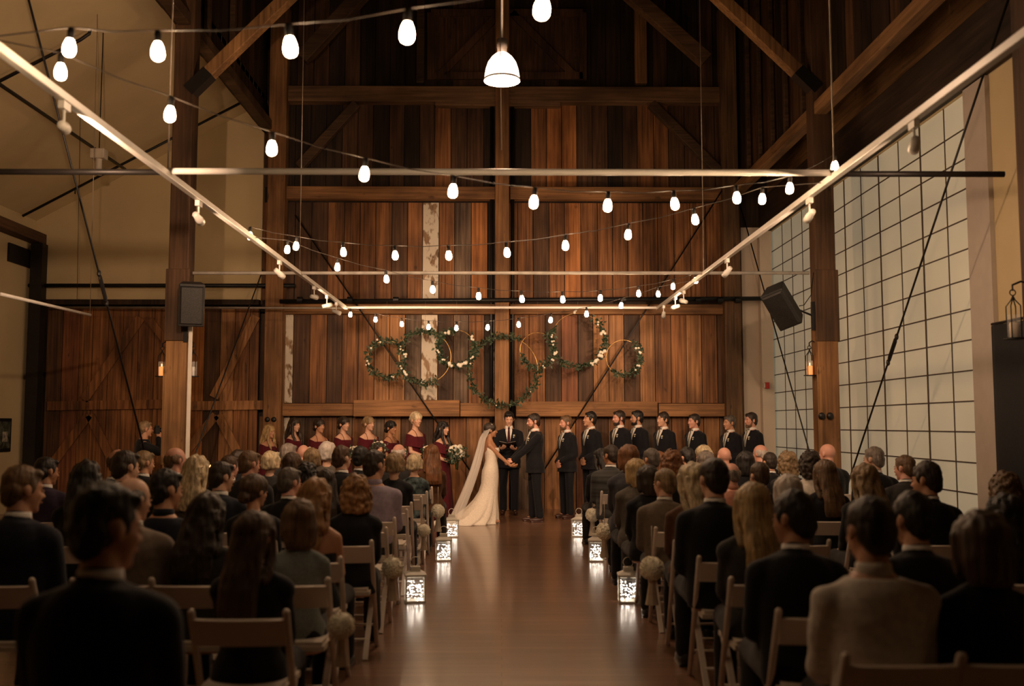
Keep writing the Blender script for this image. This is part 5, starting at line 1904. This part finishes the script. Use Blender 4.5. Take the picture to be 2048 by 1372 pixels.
def suit_parts(f, key, tie='tie', trouser='suit'):
    if key in suit_cache:
        J, bv, Tm, Sm = suit_cache[key]
    else:
        mb = MB()
        f.torso(mb, 0.80, 1.475, 0.022, flare=0.10)
        f.sleeves(mb, 0.016, cuff=0.004)
        for side, S, E, W in f.arms:
            mb.cap(f.T @ V((side * 0.045, -0.015, 1.455)), 0.042, S + V((side * 0.003, 0, 0.004)), 0.067, 14)
        J = fuse(mb, 0.010, 2, lambda p: 0.004 * noise.noise(p * 12), None, [CL['suit']], 'jacket')
        m0 = MB()
        f.torso(m0, 0.80, 1.475, 0.022, flare=0.10)
        me = m0.mesh('t')
        bv = BVHTree.FromPolygons([v.co.copy() for v in me.vertices], [tuple(p.vertices) for p in me.polygons])
        Tm = fuse(f.trousers(MB(), 0.010), 0.011, 2, lambda p: 0.004 * noise.noise(V((p.x * 12, p.y * 12, p.z * 5))), None, [CL['suit']], 'trousers')
        Sm = [fuse(f.shoes(MB(), k), 0.008, 1, None, None, [CL['shoe']], 'shoe') for k in (1, -1)]
        suit_cache[key] = (J, bv, Tm, Sm)
    sh = MB()
    v_, f_ = patch(bv, [(1.475, -0.055, 0.055), (1.44, -0.058, 0.058), (1.38, -0.048, 0.048), (1.31, -0.034, 0.034), (1.24, -0.017, 0.017), (1.20, -0.004, 0.004)], 0.004)
    sh.add(v_, f_)
    sh.lathe([(0.066, 1.445), (0.072, 1.465), (0.0665, 1.522), (0.061, 1.525)], (0, -0.012, 0), 26)
    ti = MB()
    v_, f_ = patch(bv, [(1.478, -0.017, 0.017), (1.455, -0.013, 0.013), (1.42, -0.017, 0.017), (1.30, -0.025, 0.025), (1.23, -0.017, 0.017), (1.205, -0.004, 0.004)], 0.010, 4)
    ti.add(v_, f_)
    ti.ell((0, 0.062, 1.487), (0.02, 0.014, 0.016), n=10, k=7)
    bt = MB()
    rb = random.Random(3)
    bvx = bv.ray_cast(V((-0.09, 0.6, 1.36)), V((0, -1, 0)))[0]
    bloom(bt, bvx + V((0, 0.012, 0)), 0.022, rb)
    bloom(bt, bvx + V((0.008, 0.012, -0.03)), 0.016, rb)
    bl = MB()
    leaves(bl, bvx + V((0, 0.006, -0.03)), 8, 0.012, 0.04, rb)
    a_, b2, c_, d_ = sh.mesh('shirt', True), ti.mesh('tie', True), bt.mesh('boutonniere', True), bl.mesh('boutonniere_leaves')
    a_.materials.append(CL['shirt'])
    b2.materials.append(CL[tie])
    c_.materials.append(PETAL)
    d_.materials.append(LEAFM[0])
    d_.materials.append(LEAFM[1])
    return [('jacket', J, CL['suit']), ('trousers', Tm, CL[trouser]), ('shoe', Sm[0], CL['shoe']), ('shoe', Sm[1], CL['shoe']), ('shirt', a_, None), ('tie', b2, None), ('boutonniere', c_, None), ('boutonniere_leaves', d_, None)]


body_cache = {}


def man(px, top, D, rz, yaw, pitch, hair, hc, beard, skin, label, pose=None, key='clasp', group=None, tie='tie', extra=None, feet=None):
    f = Fig('M', yaw=yaw, pitch=pitch, feet=feet, **(pose or CLASP))
    p_ = at(px, top, D)
    s = p_.z / (1.780 if hair != 'thick' else 1.795)
    k = (key, yaw, pitch)
    if k not in body_cache:
        body_cache[k] = f.body(vox=0.0078)
    parts = [('body', body_cache[k], SK[skin])] + suit_parts(f, key, tie)
    e = place(f, (p_.x, p_.y, 0), R(rz), s, skin, parts, label, hair=hair, hairc=hc, beard=beard, group=group)
    return e, f, s


GM = 'groomsmen standing in a row'
man(1133, 830, 17.2, 118, -8, -2, 'short', 'light', 'light', 'pink', 'groomsman with reddish beard standing nearest the groom', group=GM)
man(1181, 821, 17.5, 122, -14, 6, 'thick', 'black', None, 'warm', 'groomsman with swept black hair, second from the groom', group=GM)
man(1239, 820, 17.7, 122, -10, -2, 'short', 'dark', 'dark', 'pink', 'bearded dark haired groomsman, third from the groom', group=GM)
man(1275, 820, 17.9, 118, -18, -2, 'short', 'black', 'black', 'warm', 'black haired groomsman close behind the bearded one', group=GM)
man(1327, 822, 17.7, 124, -6, 2, 'thick', 'dark', None, 'fair', 'clean shaven groomsman with brushed up hair, fifth from the groom', group=GM)
man(1389, 827, 17.6, 122, -10, -2, 'short', 'dark', None, 'pink', 'groomsman with short dark hair standing alone, sixth from the groom', group=GM)
man(1460, 830, 17.3, 118, -8, -2, 'short', 'salt', None, 'warm', 'groomsman with receding grey flecked hair, second from the pale wall', group=GM)
man(1503, 824, 17.0, 112, -4, -2, 'short', 'dark', 'light', 'pink', 'last groomsman, standing against the pale end wall', group=GM)

# officiant, reading from a book
OFF = dict(wr=(0.13, 0.27, 1.13), wl=(-0.12, 0.30, 1.12), hands=[((-0.45, 0.75, 0.25), (-0.3, 0, 1)), ((0.45, 0.75, 0.2), (0.2, 0, 1))], pole=(0, -0.6, -0.9), curl=0.55)
e, f, s = man(1018, 822, 17.9, 178, 6, -16, 'short', 'black', None, 'fair', 'officiant in a black suit reading from a black book between the couple', OFF, 'officiant', tie='dtie')
c = V((0.01, 0.38, 1.19))
bk = empty('book', e.matrix_basis @ c, label='open black book in the hands of the officiant', cat='book')
bk.location = V(e.location) + Matrix.Rotation(e.rotation_euler.z, 3, 'Z') @ (c * s)
bk.rotation_euler = (R(25), 0, R(176))
mb = MB()
for k in (-1, 1):
    mb.bar((0, 0, 0), (k * 0.15, 0, 0.035), 0.006, 0.2, up=(0, 1, 0))
mb.build('cover', BLACKM, bk)
mb = MB()
for k in (-1, 1):
    mb.bar((k * 0.004, 0, 0.007), (k * 0.14, 0, 0.042), 0.006, 0.18, up=(0, 1, 0))
mb.build('pages', mat('paper', (0.65, 0.6, 0.52), 0.7), bk)

# groom
GR = dict(wr=(0.06, 0.395, 0.985), wl=(-0.05, 0.40, 0.985), hands=[((-0.1, 1, -0.28), (-0.8, 0, -0.6)), ((0.1, 1, -0.28), (0.8, 0, -0.6))], pole=(0, -0.5, -1), curl=0.6)
e, f, s = man(1069, 826, 16.6, 102, 4, -6, 'short', 'dark', 'light', 'pink', 'groom in a dark suit with beard, holding hands with the bride', GR, 'groom', feet={1: (0.09, 0.02), -1: (-0.10, -0.05)})
GX = e.location.copy()

# bride
f = Fig('F', yaw=4, pitch=-4, lean=2, wr=(0.07, 0.43, 0.93), wl=(-0.06, 0.43, 0.93), hands=[((-0.05, 1, -0.15), (-0.7, 0, 0.7)), ((0.05, 1, -0.15), (0.7, 0, 0.7))], pole=(0, -0.4, -1), curl=0.6)
p_ = at(985, 844, 16.35)
s = p_.z / 1.785
e = place(f, (p_.x - 0.02, p_.y, 0), R(-88), s, 'tan', [('body', f.body(vox=0.0078), SK['tan'])], 'bride in an ivory lace mermaid gown with veil and train', hair='lowbun', hairc='dark')


def rip(amp, n_, z0):
    return lambda z, a: amp * max(0, min(1, (z0 - z) / z0)) * math.sin(a * n_ + 3 * z) + 0.4 * amp * max(0, min(1, (z0 - z) / z0)) * math.sin(a * (n_ * 2 + 3) + 1.3)


gown = MB()
gown.loft([(0.004, 0.46, 0.62, 0, -0.50), (0.03, 0.43, 0.575, 0, -0.465), (0.08, 0.37, 0.46, 0, -0.345), (0.16, 0.32, 0.37, 0, -0.25), (0.28, 0.275, 0.285, 0, -0.165), (0.42, 0.22, 0.215, 0, -0.10), (0.56, 0.178, 0.170, 0, -0.055),
           (0.70, 0.172, 0.152, 0, -0.028), (0.82, 0.182, 0.152, 0, -0.022), (0.93, 0.190, 0.145, 0, -0.018), (1.0, 0.176, 0.128, 0, -0.006), (1.1, 0.137, 0.107, 0, 0.0), (1.2, 0.149, 0.117, 0, 0.006), (1.28, 0.162, 0.136, 0, 0.012), (1.33, 0.165, 0.128, 0, 0.01)],
          n=90, T=None, ripple=rip(0.05, 13, 0.6), caps=False)
o = gown.build('gown', CL['ivory'], e, smooth=True)
sm = o.modifiers.new('s', 'SOLIDIFY')
sm.thickness = 0.006
VEIL = clear('veil_tulle', (0.85, 0.80, 0.74), 0.40, 0.8)
vl = MB()
N1, N2 = 60, 26
vs_, fs_ = [], []
for j in range(N2 + 1):
    v = j / N2
    z = 1.765 - v * 1.62
    yb = -0.055 - 0.11 * min(1, v * 6) - 0.10 * v - 0.42 * v ** 1.6
    wd = 0.075 + 0.07 * min(1, v * 5) + 0.26 * v ** 1.3
    for i in range(N1 + 1):
        u = -1 + 2 * i / N1
        fold = 0.022 * min(1, v * 3) * math.sin(u * 21 + v * 2) + 0.01 * v * math.sin(u * 47)
        vs_.append((wd * math.sin(u * 1.35) / math.sin(1.35), yb + (1 - math.cos(u * 1.35)) * (0.10 + 0.12 * v) + fold, z - 0.02 * u * u * (1 - v)))
for j in range(N2):
    for i in range(N1):
        a = j * (N1 + 1) + i
        fs_.append((a, a + 1, a + N1 + 2, a + N1 + 1))
vl.add(vs_, fs_)
o = vl.build('veil', VEIL, e, smooth=True)
mb = MB()
mb.tube([(0.03 * math.cos(a), -0.07 + 0.004 * math.sin(a * 3), 1.755 + 0.01 * math.sin(a)) for a in [k * PI / 6 for k in range(12)]], 0.006, 6, close=True)
mb.build('comb', mat('pearl', (0.7, 0.68, 0.62), 0.3), e, smooth=True)

# bridesmaids
BM_POSE = dict(wr=(0.05, 0.255, 1.03), wl=(-0.05, 0.27, 1.03), hands=[((-0.6, 0.7, 0.2), (-0.4, -0.6, 0)), ((0.6, 0.7, 0.2), (0.4, -0.6, 0))], pole=(0, -0.7, -0.8), curl=0.9)
dress = MB()
dress.loft([(0.02, 0.225, 0.21, 0, 0), (0.25, 0.215, 0.195, 0, 0), (0.5, 0.205, 0.172, 0, 0), (0.72, 0.200, 0.160, 0, -0.005), (0.93, 0.192, 0.145, 0, -0.015), (1.0, 0.178, 0.128, 0, -0.005), (1.08, 0.140, 0.110, 0, 0.0), (1.12, 0.140, 0.112, 0, 0.002), (1.2, 0.152, 0.122, 0, 0.006), (1.28, 0.165, 0.143, 0, 0.012), (1.315, 0.166, 0.140, 0, 0.01), (1.355, 0.150, 0.122, 0, 0.004)],
           n=72, ripple=rip(0.06, 15, 1.0), caps=False)
dress_me = dress.mesh('dress', True)
dress_me.materials.append(CL['wine'])
ruf = MB()
NR = 96
vs_, fs_ = [], []
for j in range(7):
    t = j / 6
    for i in range(NR):
        a = 2 * PI * i / NR
        ax, ay = math.cos(a), math.sin(a)
        side = abs(ax) ** 3
        top = 1.345 + 0.055 * side - 0.03 * max(0, ay) ** 4
        z = top - t * (0.15 + 0.05 * side)
        k_ = 1 + 0.10 * t + 0.035 * t * math.sin(19 * a)
        vs_.append(((0.198 * k_) * ax, (0.142 * k_) * ay + 0.006, z))
for j in range(6):
    for i in range(NR):
        i2 = (i + 1) % NR
        fs_.append((j * NR + i, j * NR + i2, (j + 1) * NR + i2, (j + 1) * NR + i))
ruf.add(vs_, fs_)
for k in (-1, 1):
    ruf.tube([(k * 0.10, 0.140, 1.33), (k * 0.088, 0.108, 1.395), (k * 0.075, 0.052, 1.452), (k * 0.07, -0.02, 1.482), (k * 0.075, -0.085, 1.44), (k * 0.10, -0.125, 1.35)], 0.004, 6)
ruf_me = ruf.mesh('ruffle', True)
ruf_me.materials.append(CL['wine'])

bq_r = random.Random(21)
bq = MB()
for i in range(26):
    z = 1 - 1.75 * (i + 0.5) / 26
    a = i * 2.39996
    q = math.sqrt(max(0, 1 - z * z))
    bloom(bq, (0.105 * q * math.cos(a), 0.095 * q * math.sin(a), 0.09 * z), 0.045 * bq_r.uniform(0.75, 1.15), bq_r)
bq_me = bq.mesh('blossoms', True)
bq_me.materials.append(PETAL)
bl = MB()
for i in range(70):
    a = bq_r.uniform(0, 2 * PI)
    leaves(bl, (0.135 * math.cos(a), 0.11 * math.sin(a), bq_r.uniform(-0.11, 0.06)), 2, 0.015, 0.07, bq_r)
bl_me = bl.mesh('greenery')
for m_ in LEAFM:
    bl_me.materials.append(m_)
st_me = MB().tube([(0.01, 0, -0.02), (0.0, 0, -0.22)], [0.03, 0.018], 10).tube([(-0.012, 0.01, -0.02), (-0.02, 0, -0.23)], [0.02, 0.01], 8).mesh('stems', True)
st_me.materials.append(mat('stem_green', (0.05, 0.08, 0.03), 0.6))


def bouquet(loc, label, s=1.0, rz=0):
    e = empty('bouquet', loc, rz, label=label, cat='bouquet', group='white wedding bouquets')
    e.scale = (s, s, s)
    link('blossoms', bq_me, e)
    link('greenery', bl_me, e)
    link('stems', st_me, e)
    return e


bm_body = {}


def maid(px, top, D, rz, yaw, hair, hc, skin, label, bq_off=(0, 0.30, 1.16), bq_label=None, bs=1.0):
    f = Fig('F', yaw=yaw, pitch=-3, **BM_POSE)
    p_ = at(px, top, D)
    s = p_.z / 1.775
    if yaw not in bm_body:
        bm_body[yaw] = f.body(vox=0.0072)
    e = place(f, (p_.x, p_.y, 0), R(rz), s, skin, [('body', bm_body[yaw], SK[skin]), ('dress', dress_me, None), ('ruffle', ruf_me, None)], label, hair=hair, hairc=hc, group='bridesmaids in wine red dresses')
    c = Matrix.Rotation(R(rz), 3, 'Z') @ (V(bq_off) * s) + V(e.location)
    bouquet(c, bq_label, bs, R(rz))
    return e


maid(538, 849, 17.4, -128, 12, 'longfront', 'blonde', 'warm', 'bridesmaid with long blonde hair in front of the honey brown wall post', bq_label='white bouquet low behind the heads, held by the first bridesmaid', bs=0.8)
maid(588, 835, 17.5, -112, -14, 'longfront', 'dark', 'fair', 'dark haired bridesmaid looking right, second from the left', bq_label='white bouquet below the second bridesmaid', bs=0.8)
maid(638, 837, 17.6, -140, 12, 'lowbun', 'dark', 'warm', 'bridesmaid with soft dark hair, third from the left', bq_label='white bouquet below the third bridesmaid', bs=0.8)
maid(687, 833, 17.7, -128, 0, 'lowbun', 'dark', 'fair', 'smiling bridesmaid with dark side bun, fourth from the left', bq_label='white bouquet below the fourth bridesmaid', bs=0.8)
maid(737, 832, 17.7, -140, 12, 'updo', 'dirty', 'fair', 'smiling bridesmaid with dark blonde updo, fifth from the left', bq_off=(-0.02, 0.32, 1.22), bq_label='white bouquet with dark leaves held up by the fifth bridesmaid')
maid(781, 841, 17.7, -122, 0, 'lowbun', 'black', 'tan', 'tanned bridesmaid with black low bun, sixth from the left', bq_label='white bouquet below the sixth bridesmaid', bs=0.8)
maid(831, 823, 17.3, -128, -14, 'updo', 'pale', 'fair', 'tall bridesmaid with platinum blonde updo turning to the right', bq_off=(0.0, 0.30, 1.12), bq_label='white bouquet before the tall blonde bridesmaid', bs=0.85)
maid(885, 842, 17.1, -122, 0, 'longfront', 'black', 'fair', 'black haired bridesmaid next to the bride, seen full length', bq_off=(0.0, 0.32, 1.20), bq_label='large white bouquet beside the veil of the bride', bs=1.25)

# flower girl
f = Fig('F', yaw=10, pitch=0, **BM_POSE)
p_ = at(757, 884, 15.6)
fg = place(f, (p_.x, p_.y, 0), R(-150), p_.z / 1.775, 'warm', [('body', f.body(vox=0.009), SK['warm']), ('dress', dress_me, CL['ivory'])], 'small flower girl with a leafy crown among the heads', hair='long', hairc='dark', name='child')
mb = MB()
for k in range(26):
    a = 2 * PI * k / 26
    leaves(mb, f.hc + V((0.092 * math.cos(a), -0.02 + 0.105 * math.sin(a), 0.075)), 3, 0.008, 0.05, rnd)
o = mb.build('leaf_crown', LEAFM, fg)

# photographer in black at the left
PH = dict(wr=(0.06, 0.20, 1.50), wl=(-0.05, 0.24, 1.49), hands=[((-0.3, 0.5, 0.8), (-1, 0, 0)), ((0.3, 0.6, 0.7), (1, 0, 0))], pole=(0, 0.1, -1), curl=0.8)
f = Fig('M', yaw=0, pitch=-3, **PH)
p_ = at(290, 841, 15.2)
s = p_.z / 1.78
body = f.body(vox=0.0075)
mb = MB()
f.torso(mb, 0.84, 1.48, 0.018)
f.sleeves(mb, 0.014)
sh = fuse(mb, 0.011, 2, lambda p: 0.006 * noise.noise(p * 10), None, [CL['black']], 'shirt')
tr = fuse(f.trousers(MB(), 0.012), 0.012, 2, None, None, [CL['black']], 'trousers')
so = [fuse(f.shoes(MB(), k), 0.009, 1, None, None, [CL['bshoe']], 'shoe') for k in (1, -1)]
ph = place(f, (p_.x, p_.y, 0), R(-62), s, 'warm', [('body', body, SK['warm']), ('shirt', sh, CL['black']), ('trousers', tr, CL['black']), ('shoe', so[0], CL['bshoe']), ('shoe', so[1], CL['bshoe'])],
           'photographer in black holding a camera up, in front of the barn door', hair='short', hairc='dirty')
c = Matrix.Rotation(R(-62), 3, 'Z') @ (V((0, 0.19, 1.62)) * s) + V(ph.location)
ce = empty('photo_camera', c, R(-62), label='black camera held to the eye by the photographer', cat='camera')
MB().box((-0.07, -0.035, -0.05), (0.07, 0.035, 0.05)).box((-0.03, -0.03, 0.05), (0.03, 0.03, 0.075)).build('camera_body', BLACKM, ce, bevel=0.006)
MB().lathe([(0.0, 0.14), (0.03, 0.14), (0.038, 0.135), (0.038, 0.05), (0.033, 0.03)], n=16, T=Matrix.Rotation(R(-90), 3, 'X')).build('lens', BLACKM, ce, smooth=True)

# low table with tea lights glowing at the back of the left aisle
e = empty('side_table', (at(424, 930, 17.0).x, 17.0, 0), label='small dark table behind the left guests carrying tea lights', cat='table')
zt = at(424, 936, 17.0).z
MB().box((-0.3, -0.2, zt - 0.03), (0.3, 0.2, zt)).build('table_top', PW['k'], e)
for sx in (-1, 1):
    for sy in (-1, 1):
        MB().box((sx * 0.27 - 0.02, sy * 0.17 - 0.02, 0), (sx * 0.27 + 0.02, sy * 0.17 + 0.02, zt - 0.03)).build('leg', PW['k'], e)
for k, l in ((-1, 'leftmost'), (0, 'middle'), (1, 'rightmost')):
    t = empty('tea_light', (e.location.x + k * 0.055, 16.9, zt), label=l + ' tea light glowing orange on the small dark table', cat='candle', group='tea lights on the small table')
    MB().lathe([(0, 0), (0.02, 0), (0.022, 0.035), (0.0, 0.03)], n=12).build('cup', glow('tea_glow', (1.0, 0.42, 0.08), 3.5), t, smooth=True)
    MB().ell((0, 0, 0.045), (0.006, 0.006, 0.014), n=8, k=6).build('flame', _m['flame'], t, smooth=True)
